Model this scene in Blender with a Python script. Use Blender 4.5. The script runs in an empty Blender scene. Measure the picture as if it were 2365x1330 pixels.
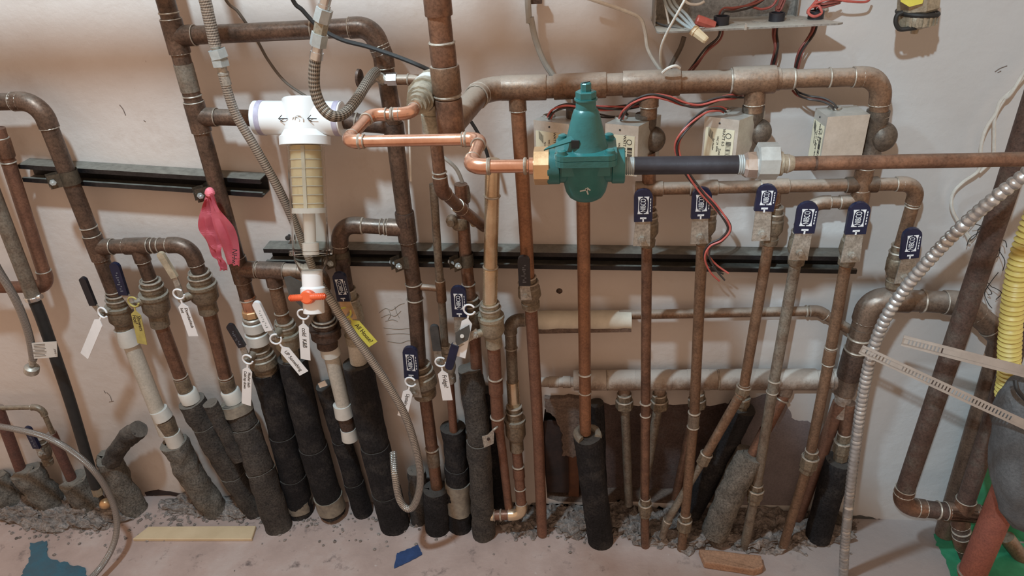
import bpy, bmesh, math, random
from mathutils import Vector, Matrix, noise
random.seed(7)
SC = bpy.context.scene
COL = SC.collection
# ------------------------------------------------------------------ camera
IW, IH, FPX = 2365.0, 1330.0, 1655.0
CX = Vector((9.94804658e-01, 8.82177212e-02, -5.08067470e-02))     # camera right
CY = Vector((8.27066986e-04, -5.06060184e-01, -8.62497772e-01))    # camera down
CZ = Vector((-1.01798860e-01, 8.57974781e-01, -5.03503990e-01))    # camera forward
CAM = Vector((0.0, -1.43, 1.56))
cd = bpy.data.cameras.new('camera')
cam = bpy.data.objects.new('camera', cd); COL.objects.link(cam)
cd.sensor_width = 36.0; cd.sensor_fit = 'HORIZONTAL'; cd.lens = 36.0 * FPX / IW; cd.clip_start = 0.02
m = Matrix.Identity(4)
for i in range(3):
    m[i][0] = CX[i]; m[i][1] = -CY[i]; m[i][2] = -CZ[i]; m[i][3] = CAM[i]
cam.matrix_world = m
SC.camera = cam
# ------------------------------------------------------------------ light, world, exposure
SC.view_settings.view_transform = 'Standard'; SC.view_settings.look = 'None'
SC.view_settings.gamma = 1.0; SC.view_settings.use_curve_mapping = False
SC.view_settings.exposure = 0.0
w = bpy.data.worlds.new('world'); SC.world = w; w.use_nodes = True
w.node_tree.nodes['Background'].inputs[0].default_value = (1.0, 0.70, 0.50, 1)
w.node_tree.nodes['Background'].inputs[1].default_value = 0.70
def lamp(name, loc, aim, power, col, rad, cone, blend):
    l = bpy.data.lights.new(name, 'SPOT'); l.energy = power; l.color = col; l.shadow_soft_size = rad; l.spot_size = math.radians(cone); l.spot_blend = blend
    o = bpy.data.objects.new(name, l); o.location = loc; o.rotation_euler = (Vector(aim) - Vector(loc)).to_track_quat('-Z', 'Y').to_euler(); COL.objects.link(o); return o
lamp('ceiling_lamp_light', (-0.66, -0.80, 2.45), (-0.60, 0, 0.90), 130.0, (0.64, 0.86, 1.0), 0.055, 80, 0.3)
lamp('work_lamp_light', (-0.50, -2.20, 2.55), (1.0, 0, 0.85), 205.0, (0.66, 0.87, 1.0), 0.03, 27, 0.35)

# ------------------------------------------------------------------ pixel <-> place
def ray(px, py):
    return CX * (px - IW / 2) + CY * (py - IH / 2) + CZ * FPX
def G(px, py, z=0.0):
    r = ray(px, py); return CAM + r * ((z - CAM.z) / r.z)
def P(px, py, d=0.0):
    if d == 'f': return G(px, py)
    r = ray(px, py); return CAM + r * ((-d - CAM.y) / r.y)
def pj(p):
    q = Vector(p) - CAM; z = q.dot(CZ)
    return (IW / 2 + FPX * q.dot(CX) / z, IH / 2 + FPX * q.dot(CY) / z)
def Dz(px, py, z): return -G(px, py, z).y
def Dx(px, py, x):
    a = P(px, py, 0).x; b = P(px, py, 1).x; return (x - a) / (b - a)
def mmp(px, py, d): return (P(px, py, d) - CAM).dot(CZ) / FPX     # metres per pixel there

def up(px, py, d, z):
    p = P(px, py, d); p.z = z; return p
# ------------------------------------------------------------------ materials
def nt(name):
    mt = bpy.data.materials.new(name); mt.use_nodes = True
    n = mt.node_tree; b = n.nodes['Principled BSDF']; return mt, n, b
def N(n, typ, **kw):
    x = n.nodes.new(typ)
    for k, v in kw.items(): setattr(x, k, v)
    return x
def noise_node(n, scale, detail=6, rough=0.6, vec=None):
    t = N(n, 'ShaderNodeTexNoise'); t.inputs['Scale'].default_value = scale
    t.inputs['Detail'].default_value = detail; t.inputs['Roughness'].default_value = rough
    if vec: n.links.new(vec, t.inputs['Vector'])
    return t
def ramp(n, fac, stops):
    r = N(n, 'ShaderNodeValToRGB'); e = r.color_ramp.elements
    while len(e) < len(stops): e.new(0.5)
    for i, (p, c) in enumerate(stops):
        e[i].position = p; e[i].color = (*c, 1) if len(c) == 3 else c
    n.links.new(fac, r.inputs[0]); return r
def mix(n, fac, a, b, mode='MIX'):
    x = N(n, 'ShaderNodeMix', data_type='RGBA', blend_type=mode)
    for s, v in ((0, fac), (6, a), (7, b)):
        if hasattr(v, 'links') or hasattr(v, 'is_linked'): n.links.new(v, x.inputs[s])
        elif s == 0: x.inputs[0].default_value = v
        else: x.inputs[s].default_value = (*v, 1)
    return x.outputs[2]
def mat(name, c1, c2=None, metal=0.0, rough=0.5, scale=30.0, bump=0.0, bscale=120.0, dust=None, dfac=0.6, dlow=0.35, spec=None, c3=None, speck=0.0):
    """mottled procedural material; dust settles on upward faces where wanted"""
    mt, n, b = nt(name)
    tc = N(n, 'ShaderNodeTexCoord'); v = tc.outputs['Object']
    c2 = c2 or tuple(x * 0.8 for x in c1)
    t = noise_node(n, scale, 8, 0.65, v)
    stops = [(0.30, c2), (0.66, c1)] if c3 is None else [(0.28, c2), (0.5, c1), (0.72, c3)]
    col = ramp(n, t.outputs[0], stops).outputs[0]
    if speck:
        t5 = noise_node(n, 210, 5, 0.75, v); k5 = ramp(n, t5.outputs[0], [(0.36, (1 - speck,) * 3), (0.55, (1, 1, 1)), (0.75, (1 + speck * .6,) * 3)])
        col = mix(n, 1.0, col, k5.outputs[0], 'MULTIPLY')
    b.inputs['Metallic'].default_value = metal
    b.inputs['Roughness'].default_value = rough
    if metal > .3:
        t6 = noise_node(n, 34, 5, 0.7, v); r6 = N(n, 'ShaderNodeMapRange'); n.links.new(t6.outputs[0], r6.inputs[0]); r6.inputs[1].default_value = .3; r6.inputs[2].default_value = .7
        r6.inputs[3].default_value = rough * .75; r6.inputs[4].default_value = min(1, rough * 1.35); n.links.new(r6.outputs[0], b.inputs['Roughness'])
    if dust:
        g = N(n, 'ShaderNodeNewGeometry'); s = N(n, 'ShaderNodeSeparateXYZ'); n.links.new(g.outputs['Normal'], s.inputs[0])
        t2 = noise_node(n, 60, 5, 0.7, v)
        ad = N(n, 'ShaderNodeMath', operation='MULTIPLY_ADD'); n.links.new(t2.outputs[0], ad.inputs[0]); ad.inputs[1].default_value = 0.9
        n.links.new(s.outputs[2], ad.inputs[2])
        mr = N(n, 'ShaderNodeMapRange'); n.links.new(ad.outputs[0], mr.inputs[0])
        mr.inputs[1].default_value = dlow + 0.3; mr.inputs[2].default_value = dlow + 0.95; mr.inputs[3].default_value = 0; mr.inputs[4].default_value = dfac
        col = mix(n, mr.outputs[0], col, dust)
        iv = N(n, 'ShaderNodeMath', operation='MULTIPLY_ADD'); n.links.new(mr.outputs[0], iv.inputs[0]); iv.inputs[1].default_value = -metal; iv.inputs[2].default_value = metal
        n.links.new(iv.outputs[0], b.inputs['Metallic'])
    n.links.new(col, b.inputs['Base Color'])
    if bump:
        t3 = noise_node(n, bscale, 6, 0.7, v); bp = N(n, 'ShaderNodeBump'); bp.inputs['Strength'].default_value = bump; bp.inputs['Distance'].default_value = 0.004
        n.links.new(t3.outputs[0], bp.inputs['Height']); n.links.new(bp.outputs[0], b.inputs['Normal'])
    if spec is not None: b.inputs['Specular IOR Level'].default_value = spec
    return mt
DUST = (0.36, 0.32, 0.27)
M = {}
M['cu'] = mat('aged_copper', (0.275, 0.15, 0.095), (0.125, 0.07, 0.049), 0.6, 0.37, 28, 0.05, 200, DUST, 0.35, 0.75, speck=0.35)
M['cum'] = mat('dark_aged_copper', (0.175, 0.11, 0.078), (0.075, 0.05, 0.038), 0.55, 0.37, 26, 0.06, 200, DUST, 0.4, 0.7, speck=.45)
M['cudg'] = mat('grey_dusty_copper', (0.235, 0.165, 0.12), (0.14, 0.098, 0.074), 0.5, 0.4, 20, 0.06, 180, (0.34, 0.30, 0.26), 0.6, 0.4, speck=.4)
M['cud'] = mat('dusty_copper', (0.26, 0.155, 0.095), (0.16, 0.095, 0.06), 0.5, 0.44, 24, 0.08, 180, (0.42, 0.36, 0.30), 0.65, 0.38, speck=0.4)
M['cubr'] = mat('bright_copper', (0.80, 0.47, 0.33), (0.55, 0.27, 0.17), 0.85, 0.24, 20, 0.03, 150)
M['cugold'] = mat('tinned_copper', (0.80, 0.66, 0.47), (0.56, 0.40, 0.25), 0.8, 0.25, 14, 0.03, 150)
M['cuor'] = mat('warm_copper', (0.33, 0.16, 0.085), (0.22, 0.105, 0.06), 0.5, 0.4, 22, 0.04, 160, speck=.3)
M['cumort'] = mat('mortar_splashed_copper', (0.24, 0.17, 0.125), (0.15, 0.095, 0.07), 0.15, 0.65, 17, 0.35, 90, (0.42, 0.375, 0.33), 0.9, 0.25, c3=(0.50, 0.45, 0.40), speck=.35)
M['cured'] = mat('red_copper', (0.235, 0.115, 0.072), (0.155, 0.075, 0.05), 0.4, 0.45, 25, 0.04, 160, speck=0.35)
M['cugrey'] = mat('grey_patina_copper', (0.21, 0.17, 0.13), (0.15, 0.10, 0.07), 0.35, 0.5, 26, 0.06, 180, c3=(0.25, 0.23, 0.19), speck=0.4)
M['cudk'] = mat('dark_copper', (0.12, 0.075, 0.055), (0.06, 0.042, 0.035), 0.45, 0.45, 40, 0.1, 200, speck=0.5)
M['rust'] = mat('rusty_steel', (0.105, 0.062, 0.048), (0.055, 0.038, 0.031), 0.25, 0.6, 20, 0.12, 220, c3=(0.13, 0.108, 0.088), speck=0.45)
M['redpipe'] = mat('red_oxide_steel', (0.30, 0.095, 0.06), (0.22, 0.07, 0.05), 0.1, 0.6, 30, 0.1, 200, speck=0.3)
M['redpipe2'] = mat('dirty_red_steel', (0.15, 0.062, 0.045), (0.095, 0.045, 0.036), 0.1, 0.6, 30, 0.1, 200, DUST, .5, .5, speck=.4)
M['solder'] = mat('solder', (0.50, 0.45, 0.38), (0.22, 0.17, 0.13), 0.4, 0.45, 70, 0.05)
M['brass'] = mat('dusty_brass', (0.26, 0.205, 0.14), (0.15, 0.115, 0.085), 0.4, 0.5, 45, 0.1, 200, (0.40, 0.35, 0.29), 0.6, 0.6, speck=0.45)
M['brassbr'] = mat('bright_brass', (0.68, 0.46, 0.26), (0.55, 0.36, 0.19), 0.75, 0.35, 30, 0.03)
M['bronze'] = mat('cast_bronze', (0.42, 0.37, 0.28), (0.27, 0.23, 0.17), 0.5, 0.45, 40, 0.12, 160, (0.42, 0.38, 0.32), 0.4, 0.7, speck=0.3)
M['chrome'] = mat('chrome', (0.72, 0.72, 0.71), (0.45, 0.45, 0.45), 0.95, 0.2, 30)
M['steel'] = mat('dull_steel', (0.50, 0.465, 0.41), (0.34, 0.31, 0.265), 0.6, 0.45, 50, 0.05, 150, DUST, 0.5, 0.6, speck=0.35)
M['steel2'] = mat('flexible_steel', (0.55, 0.55, 0.54), (0.36, 0.35, 0.34), 0.75, 0.32, 60, 0.05)
M['clampm'] = mat('dirty_clamp_steel', (0.25, 0.205, 0.15), (0.15, 0.12, 0.09), 0.5, 0.42, 40, 0.05, 150, DUST, 0.4, 0.7, speck=0.35)
M['brassdk'] = mat('dark_brass', (0.16, 0.125, 0.095), (0.075, 0.058, 0.046), 0.4, 0.5, 40, 0.08, 200, speck=.4)
M['galv'] = mat('galvanised', (0.46, 0.49, 0.48), (0.36, 0.38, 0.37), 0.4, 0.4, 80, 0.05)
M['alu'] = mat('dusty_aluminium', (0.60, 0.58, 0.53), (0.48, 0.46, 0.41), 0.6, 0.34, 30, 0.03, 100, (0.33, 0.29, 0.24), 0.6, 1.05, speck=0.07)
M['blacksteel'] = mat('black_pipe', (0.035, 0.034, 0.042), (0.022, 0.021, 0.026), 0.3, 0.42, 40, 0.08, 200)
M['strut'] = mat('black_strut', (0.022, 0.019, 0.020), (0.008, 0.008, 0.009), 0.2, 0.42, 26, 0.06, 150, (0.21, 0.20, 0.17), 0.9, 0.62, speck=0.5)
M['foam'] = mat('black_foam', (0.020, 0.019, 0.021), (0.012, 0.012, 0.013), 0, 0.85, 13, 0.5, 260, (0.12, 0.105, 0.09), 0.45, 0.5, 0.2, c3=(0.060, 0.055, 0.052), speck=0.6)
M['foamd'] = mat('dusty_foam', (0.095, 0.085, 0.075), (0.035, 0.032, 0.032), 0, 0.9, 22, 0.6, 200, (0.22, 0.19, 0.16), 0.6, 0.4, 0.2, speck=0.6)
M['foamg'] = mat('grey_wrap', (0.20, 0.18, 0.155), (0.085, 0.078, 0.068), 0, 0.9, 26, 0.7, 130, (0.27, 0.24, 0.20), 0.5, 0.5, 0.2, speck=0.55)
M['tape'] = mat('old_tape', (0.26, 0.23, 0.18), (0.14, 0.12, 0.10), 0, 0.6, 60, 0.3, 90)
M['pvc'] = mat('white_pvc', (0.80, 0.80, 0.79), (0.76, 0.76, 0.75), 0, 0.3, 12)
M['pvcd'] = mat('dusty_pvc', (0.53, 0.50, 0.44), (0.43, 0.40, 0.34), 0, 0.5, 18, 0.05, 100, speck=0.2)
M['nylon'] = mat('white_nylon', (0.60, 0.59, 0.55), (0.50, 0.49, 0.45), 0, 0.35, 30)
M['primer'] = mat('purple_primer', (0.35, 0.31, 0.42), (0.5, 0.47, 0.55), 0, 0.4, 60)
M['blue'] = mat('blue_vinyl', (0.009, 0.013, 0.042), (0.005, 0.008, 0.026), 0, 0.38, 30, 0.05, 200, (0.10, 0.10, 0.13), 0.3, 0.85)
M['blk'] = mat('black_vinyl', (0.016, 0.016, 0.022), (0.010, 0.010, 0.013), 0, 0.4, 30, 0.05, 200)
M['gryv'] = mat('grey_vinyl', (0.055, 0.052, 0.05), (0.03, 0.03, 0.03), 0, 0.7, 60, 0.2, 200)
M['wht'] = mat('white_plastic', (0.80, 0.81, 0.82), (0.74, 0.75, 0.76), 0, 0.4, 20)
M['yel'] = mat('yellow_plastic', (0.66, 0.60, 0.10), (0.55, 0.49, 0.08), 0, 0.45, 30)
M['yeld'] = mat('dirty_yellow_plastic', (0.46, 0.39, 0.11), (0.34, 0.28, 0.09), 0, 0.5, 40)
M['ink'] = mat('black_ink', (0.012, 0.012, 0.014), None, 0, 0.6, 20)
M['whtink'] = mat('white_ink', (0.72, 0.74, 0.76), None, 0, 0.6, 40)
M['fade'] = mat('faded_ink', (0.16, 0.17, 0.20), (0.08, 0.085, 0.10), 0, 0.6, 90)
M['pink'] = mat('pink_ribbon', (0.80, 0.20, 0.25), (0.70, 0.16, 0.21), 0, 0.5, 30)
M['orange'] = mat('orange_plastic', (0.83, 0.14, 0.045), (0.72, 0.11, 0.035), 0, 0.4, 30)
M['green'] = mat('green_enamel', (0.026, 0.15, 0.15), (0.018, 0.11, 0.11), 0, 0.3, 30, 0.12, 200)
M['greenpaint'] = mat('green_paint', (0.035, 0.24, 0.12), (0.03, 0.16, 0.09), 0, 0.5, 14, 0.1, 80, c3=(0.06, 0.30, 0.17))
M['black'] = mat('black_rubber', (0.018, 0.018, 0.018), (0.010, 0.010, 0.010), 0, 0.6, 60, 0.15, 200, (0.10, 0.09, 0.08), 0.3, 0.8)
M['brwire'] = mat('brown_cable', (0.13, 0.10, 0.075), (0.08, 0.06, 0.045), 0, 0.6, 40)
M['red'] = mat('red_wire', (0.50, 0.11, 0.085), (0.34, 0.07, 0.06), 0, 0.45, 60)
M['dred'] = mat('dusty_red_wire', (0.28, 0.075, 0.06), (0.17, 0.05, 0.04), 0, 0.55, 60)
M['blkw'] = mat('black_wire', (0.035, 0.030, 0.028), (0.018, 0.016, 0.015), 0, 0.5, 60, 0, 100, (0.16, 0.13, 0.11), 0.5, 0.7)
M['whtw'] = mat('white_wire', (0.66, 0.64, 0.58), (0.5, 0.47, 0.42), 0, 0.5, 60)
M['gryw'] = mat('grey_wire', (0.34, 0.38, 0.38), (0.26, 0.29, 0.29), 0, 0.5, 60)
M['cable'] = mat('grey_cable', (0.36, 0.34, 0.30), (0.27, 0.25, 0.22), 0, 0.55, 30)
M['tan'] = mat('tan_plastic', (0.62, 0.50, 0.32), (0.5, 0.4, 0.26), 0, 0.45, 30)
M['rednut'] = mat('red_plastic', (0.42, 0.09, 0.065), (0.3, 0.07, 0.05), 0, 0.5, 40, 0.1)
M['boxmetal'] = mat('dusty_grey_metal', (0.30, 0.28, 0.25), (0.18, 0.165, 0.15), 0.3, 0.5, 16, 0.06, 100, (0.42, 0.38, 0.32), 0.8, 0.6, speck=0.35)
M['wood'] = mat('pale_wood', (0.58, 0.46, 0.30), (0.48, 0.37, 0.23), 0, 0.6, 12, 0.05)
M['brick'] = mat('tan_brick', (0.38, 0.22, 0.135), (0.28, 0.155, 0.095), 0, 0.8, 20, 0.2, speck=0.3)
M['bluetape'] = mat('blue_tape', (0.025, 0.06, 0.17), (0.015, 0.035, 0.10), 0, 0.6, 40)
M['teal'] = mat('teal_film', (0.035, 0.12, 0.17), (0.05, 0.085, 0.11), 0, 0.25, 18, 0.3, 40)
M['label'] = mat('cream_label', (0.60, 0.55, 0.40), (0.52, 0.47, 0.34), 0, 0.5, 20)
M['paper'] = mat('white_label', (0.62, 0.61, 0.58), (0.54, 0.53, 0.50), 0, 0.5, 20)
M['ylw'] = mat('yellow_coating', (0.60, 0.49, 0.15), (0.50, 0.40, 0.11), 0, 0.45, 20)
M['cloth'] = mat('grey_cloth', (0.13, 0.135, 0.14), (0.085, 0.088, 0.092), 0, 0.9, 12, 0.4, 300, speck=0.3)
M['twig'] = mat('dark_fibre', (0.03, 0.025, 0.022), None, 0, 0.8, 40)
M['dirt'] = mat('rubble', (0.255, 0.215, 0.19), (0.10, 0.08, 0.07), 0, 0.9, 45, 0.8, 120, c3=(0.36, 0.335, 0.32), speck=0.5)
M['hole'] = mat('void_shade', (0.05, 0.026, 0.02), (0.015, 0.011, 0.011), 0, 0.9, 14, 0.5, 60)
M['plank'] = mat('old_plank', (0.20, 0.085, 0.045), (0.11, 0.05, 0.03), 0, 0.7, 20, 0.3, 60)
M['crust'] = mat('broken_plaster', (0.23, 0.165, 0.13), (0.12, 0.085, 0.07), 0, 0.9, 30, 0.7, 90, speck=0.4)
M['purple'] = mat('purple_grey_masonry', (0.12, 0.08, 0.07), (0.07, 0.046, 0.042), 0, 0.85, 18, 0.4, 60, c3=(0.13, 0.105, 0.10), speck=0.4)
M['purple2'] = mat('grey_purple_paint', (0.225, 0.195, 0.20), (0.17, 0.145, 0.15), 0, 0.8, 14, 0.2, 60, speck=0.2)
M['whitefoam'] = mat('white_pipe_lagging', (0.68, 0.64, 0.54), (0.56, 0.52, 0.43), 0, 0.75, 25, 0.15, 90)
M['tip'] = mat('white_tip', (0.72, 0.70, 0.66), None, 0, 0.5, 30)
M['iron'] = mat('grey_plate', (0.12, 0.125, 0.12), (0.075, 0.078, 0.075), 0.4, 0.45, 30, 0.08)
M['strap'] = mat('perforated_strap', (0.32, 0.27, 0.23), (0.25, 0.21, 0.18), 0.2, 0.5, 30)
M['card'] = mat('torn_paper', (0.44, 0.37, 0.26), (0.25, 0.20, 0.14), 0, 0.8, 50, 0.3)
M['filter'] = mat('cream_filter', (0.72, 0.60, 0.38), (0.66, 0.54, 0.33), 0, 0.6, 20)
def glass_mat():
    mt, n, b = nt('clear_plastic')
    b.inputs['Base Color'].default_value = (0.93, 0.93, 0.90, 1); b.inputs['Roughness'].default_value = 0.06
    b.inputs['Transmission Weight'].default_value = 1.0; b.inputs['IOR'].default_value = 1.12
    return mt
M['clear'] = glass_mat()
def braid(name, lo, hi, metal=0.85, rough=0.35, k=12, pitch=110):
    mt, n, b = nt(name)
    uv = N(n, 'ShaderNodeUVMap'); s = N(n, 'ShaderNodeSeparateXYZ'); n.links.new(uv.outputs[0], s.inputs[0])
    def wv(sign):
        a = N(n, 'ShaderNodeMath', operation='MULTIPLY'); a.inputs[1].default_value = k; n.links.new(s.outputs[0], a.inputs[0])
        c = N(n, 'ShaderNodeMath', operation='MULTIPLY_ADD'); c.inputs[1].default_value = sign * pitch; n.links.new(s.outputs[1], c.inputs[0]); n.links.new(a.outputs[0], c.inputs[2])
        d = N(n, 'ShaderNodeMath', operation='MULTIPLY'); d.inputs[1].default_value = 6.2832; n.links.new(c.outputs[0], d.inputs[0])
        e = N(n, 'ShaderNodeMath', operation='SINE'); n.links.new(d.outputs[0], e.inputs[0]); return e
    p, q = wv(1), wv(-1)
    mx = N(n, 'ShaderNodeMath', operation='MULTIPLY'); n.links.new(p.outputs[0], mx.inputs[0]); n.links.new(q.outputs[0], mx.inputs[1])
    mr = N(n, 'ShaderNodeMapRange'); n.links.new(mx.outputs[0], mr.inputs[0]); mr.inputs[1].default_value = -0.7; mr.inputs[2].default_value = 0.7
    r = ramp(n, mr.outputs[0], [(0.1, lo), (0.8, hi)])
    n.links.new(r.outputs[0], b.inputs['Base Color']); b.inputs['Metallic'].default_value = metal; b.inputs['Roughness'].default_value = rough
    bp = N(n, 'ShaderNodeBump'); bp.inputs['Strength'].default_value = 0.5; bp.inputs['Distance'].default_value = 0.002
    n.links.new(mr.outputs[0], bp.inputs['Height']); n.links.new(bp.outputs[0], b.inputs['Normal'])
    return mt
M['braid'] = braid('steel_braid', (0.11, 0.10, 0.09), (0.60, 0.57, 0.52), 0.8, 0.3)
M['braiddk'] = braid('dusty_steel_braid', (0.07, 0.06, 0.05), (0.40, 0.35, 0.29), 0.6, 0.4, 9, 75)
M['braidlt'] = braid('clear_braid', (0.16, 0.15, 0.14), (0.42, 0.40, 0.38), 0.75, 0.28, 14, 170)

def wall_material():
    mt, n, b = nt('painted_wall')
    tc = N(n, 'ShaderNodeTexCoord'); v = tc.outputs['Object']
    t = noise_node(n, 3.2, 6, 0.6, v)
    base = ramp(n, t.outputs[0], [(0.32, (0.555, 0.48, 0.43)), (0.55, (0.605, 0.54, 0.495)), (0.75, (0.63, 0.575, 0.54))]).outputs[0]
    # old water stains and grime, patchy, denser low down
    t2 = noise_node(n, 7, 8, 0.7, v)
    st = ramp(n, t2.outputs[0], [(0.56, (0, 0, 0)), (0.74, (1, 1, 1))])
    ml = N(n, 'ShaderNodeMath', operation='MULTIPLY'); n.links.new(st.outputs[0], ml.inputs[0]); ml.inputs[1].default_value = 0.35
    base = mix(n, ml.outputs[0], base, (0.40, 0.29, 0.22))
    # cool light on the right-hand stretch, put into the wall colour as grey white
    s = N(n, 'ShaderNodeSeparateXYZ'); n.links.new(v, s.inputs[0])
    ad = N(n, 'ShaderNodeMath', operation='MULTIPLY_ADD'); n.links.new(t.outputs[0], ad.inputs[0]); ad.inputs[1].default_value = 0.5; n.links.new(s.outputs[0], ad.inputs[2])
    mr = N(n, 'ShaderNodeMapRange'); n.links.new(ad.outputs[0], mr.inputs[0]); mr.inputs[1].default_value = 0.42; mr.inputs[2].default_value = 0.85; mr.inputs[4].default_value = 0.85
    base = mix(n, mr.outputs[0], base, (0.49, 0.49, 0.485))
    # specks
    t4 = noise_node(n, 55, 4, 0.6, v); sp = ramp(n, t4.outputs[0], [(0.72, (0, 0, 0)), (0.76, (1, 1, 1))])
    ms = N(n, 'ShaderNodeMath', operation='MULTIPLY'); n.links.new(sp.outputs[0], ms.inputs[0]); ms.inputs[1].default_value = 0.45
    base = mix(n, ms.outputs[0], base, (0.26, 0.2, 0.16))
    n.links.new(base, b.inputs['Base Color']); b.inputs['Roughness'].default_value = 0.75; b.inputs['Specular IOR Level'].default_value = 0.25
    t3 = noise_node(n, 9, 8, 0.6, v); bp = N(n, 'ShaderNodeBump'); bp.inputs['Strength'].default_value = 0.35; bp.inputs['Distance'].default_value = 0.012
    n.links.new(t3.outputs[0], bp.inputs['Height']); n.links.new(bp.outputs[0], b.inputs['Normal'])
    return mt
M['wall'] = wall_material()
def floor_material():
    mt, n, b = nt('stained_concrete')
    tc = N(n, 'ShaderNodeTexCoord'); v = tc.outputs['Object']
    t = noise_node(n, 5, 8, 0.62, v)
    base = ramp(n, t.outputs[0], [(0.30, (0.32, 0.235, 0.205)), (0.52, (0.41, 0.31, 0.275)), (0.72, (0.48, 0.405, 0.375))]).outputs[0]
    t2 = noise_node(n, 26, 6, 0.7, v); sp = ramp(n, t2.outputs[0], [(0.67, (0, 0, 0)), (0.74, (1, 1, 1))])
    base = mix(n, sp.outputs[0], base, (0.56, 0.53, 0.52))
    t4 = noise_node(n, 16, 6, 0.7, v); sd = ramp(n, t4.outputs[0], [(0.30, (1, 1, 1)), (0.42, (0, 0, 0))])
    base = mix(n, sd.outputs[0], base, (0.15, 0.115, 0.105))
    # grey cement dust towards the right-hand side
    s = N(n, 'ShaderNodeSeparateXYZ'); n.links.new(v, s.inputs[0])
    ad = N(n, 'ShaderNodeMath', operation='MULTIPLY_ADD'); n.links.new(t.outputs[0], ad.inputs[0]); ad.inputs[1].default_value = 0.6; n.links.new(s.outputs[0], ad.inputs[2])
    mr = N(n, 'ShaderNodeMapRange'); n.links.new(ad.outputs[0], mr.inputs[0]); mr.inputs[1].default_value = 0.35; mr.inputs[2].default_value = 1.0; mr.inputs[4].default_value = 0.8
    base = mix(n, mr.outputs[0], base, (0.33, 0.30, 0.29))
    n.links.new(base, b.inputs['Base Color']); b.inputs['Roughness'].default_value = 0.7
    t3 = noise_node(n, 40, 8, 0.65, v); bp = N(n, 'ShaderNodeBump'); bp.inputs['Strength'].default_value = 0.3; bp.inputs['Distance'].default_value = 0.006
    n.links.new(t3.outputs[0], bp.inputs['Height']); n.links.new(bp.outputs[0], b.inputs['Normal'])
    return mt
M['floor'] = floor_material()

# ------------------------------------------------------------------ mesh helpers
def frame(t, ref=None):
    t = t.normalized()
    r = ref if ref is not None and abs(ref.normalized().dot(t)) < 0.95 else (Vector((0, 0, 1)) if abs(t.z) < 0.9 else Vector((0, -1, 0)))
    a = t.cross(r).normalized(); return a, t.cross(a).normalized()
def tube(bm, pts, r, seg=16, caps=True, uv=True):
    """tube through points; r a number or one per point"""
    n = len(pts); rs = r if isinstance(r, (list, tuple)) else [r] * n
    tg = []
    for i in range(n):
        a = pts[max(i - 1, 0)]; b = pts[min(i + 1, n - 1)]
        d = b - a; tg.append(d.normalized() if d.length > 1e-9 else (tg[-1] if tg else Vector((0, 0, 1))))
    a, b = frame(tg[0]); L = 0.0; rings = []; Ls = []
    lay = bm.loops.layers.uv.verify() if uv else None
    for i in range(n):
        if i:
            L += (pts[i] - pts[i - 1]).length
            a = (a - tg[i] * a.dot(tg[i]))
            a = a.normalized() if a.length > 1e-6 else frame(tg[i])[0]
            b = tg[i].cross(a).normalized()
        rings.append([bm.verts.new(pts[i] + (a * math.cos(6.283185 * k / seg) + b * math.sin(6.283185 * k / seg)) * rs[i]) for k in range(seg)]); Ls.append(L)
    for i in range(n - 1):
        for k in range(seg):
            k2 = (k + 1) % seg
            f = bm.faces.new((rings[i][k], rings[i][k2], rings[i + 1][k2], rings[i + 1][k])); f.smooth = True
            if uv:
                for lp, (uu, vv) in zip(f.loops, ((k / seg, Ls[i]), ((k + 1) / seg, Ls[i]), ((k + 1) / seg, Ls[i + 1]), (k / seg, Ls[i + 1]))): lp[lay].uv = (uu, vv)
    if caps:
        for rg, rv in ((rings[0], True), (rings[-1], False)):
            f = bm.faces.new(list(reversed(rg)) if rv else rg)
    return rings
def lathe(bm, p0, ax, prof, seg=24, ref=None, smooth=True, caps=True):
    """prof: (along, radius) pairs; a repeated station makes a sharp step"""
    ax = ax.normalized(); a, b = frame(ax, ref); rings = []
    for t, r in prof:
        rings.append([bm.verts.new(p0 + ax * t + (a * math.cos(6.283185 * k / seg) + b * math.sin(6.283185 * k / seg)) * max(r, 1e-5)) for k in range(seg)])
    for i in range(len(rings) - 1):
        for k in range(seg):
            k2 = (k + 1) % seg
            f = bm.faces.new((rings[i][k], rings[i][k2], rings[i + 1][k2], rings[i + 1][k])); f.smooth = smooth
    if caps:
        bm.faces.new(list(reversed(rings[0]))); bm.faces.new(rings[-1])
    return rings
def ring_torus(bm, c, ax, R, r, seg=24, s2=8, arc=1.0, ref=None, start=0.0):
    a, b = frame(ax, ref); pts = []
    n = seg if arc >= 1 else int(seg * arc) + 1
    for k in range(n + (0 if arc >= 1 else 1)):
        t = 6.283185 * (start + arc * k / n); pts.append(c + (a * math.cos(t) + b * math.sin(t)) * R)
    if arc >= 1:
        rows = []
        for k in range(n):
            t = 6.283185 * k / n; e = a * math.cos(t) + b * math.sin(t); x = ax.normalized()
            rows.append([bm.verts.new(c + e * (R + r * math.cos(6.283185 * j / s2)) + x * r * math.sin(6.283185 * j / s2)) for j in range(s2)])
        for k in range(n):
            for j in range(s2):
                f = bm.faces.new((rows[k][j], rows[(k + 1) % n][j], rows[(k + 1) % n][(j + 1) % s2], rows[k][(j + 1) % s2])); f.smooth = True
    else: tube(bm, pts, r, s2)
def box(bm, c, sx, sy, sz, ux=None, uy=None, uz=None):
    ux = ux or Vector((1, 0, 0)); uy = uy or Vector((0, 1, 0)); uz = uz or Vector((0, 0, 1))
    v = [bm.verts.new(c + ux * (i * sx / 2) + uy * (j * sy / 2) + uz * (k * sz / 2)) for i in (-1, 1) for j in (-1, 1) for k in (-1, 1)]
    for f in ((0, 1, 3, 2), (4, 6, 7, 5), (0, 4, 5, 1), (2, 3, 7, 6), (0, 2, 6, 4), (1, 5, 7, 3)): bm.faces.new([v[i] for i in f])
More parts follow.
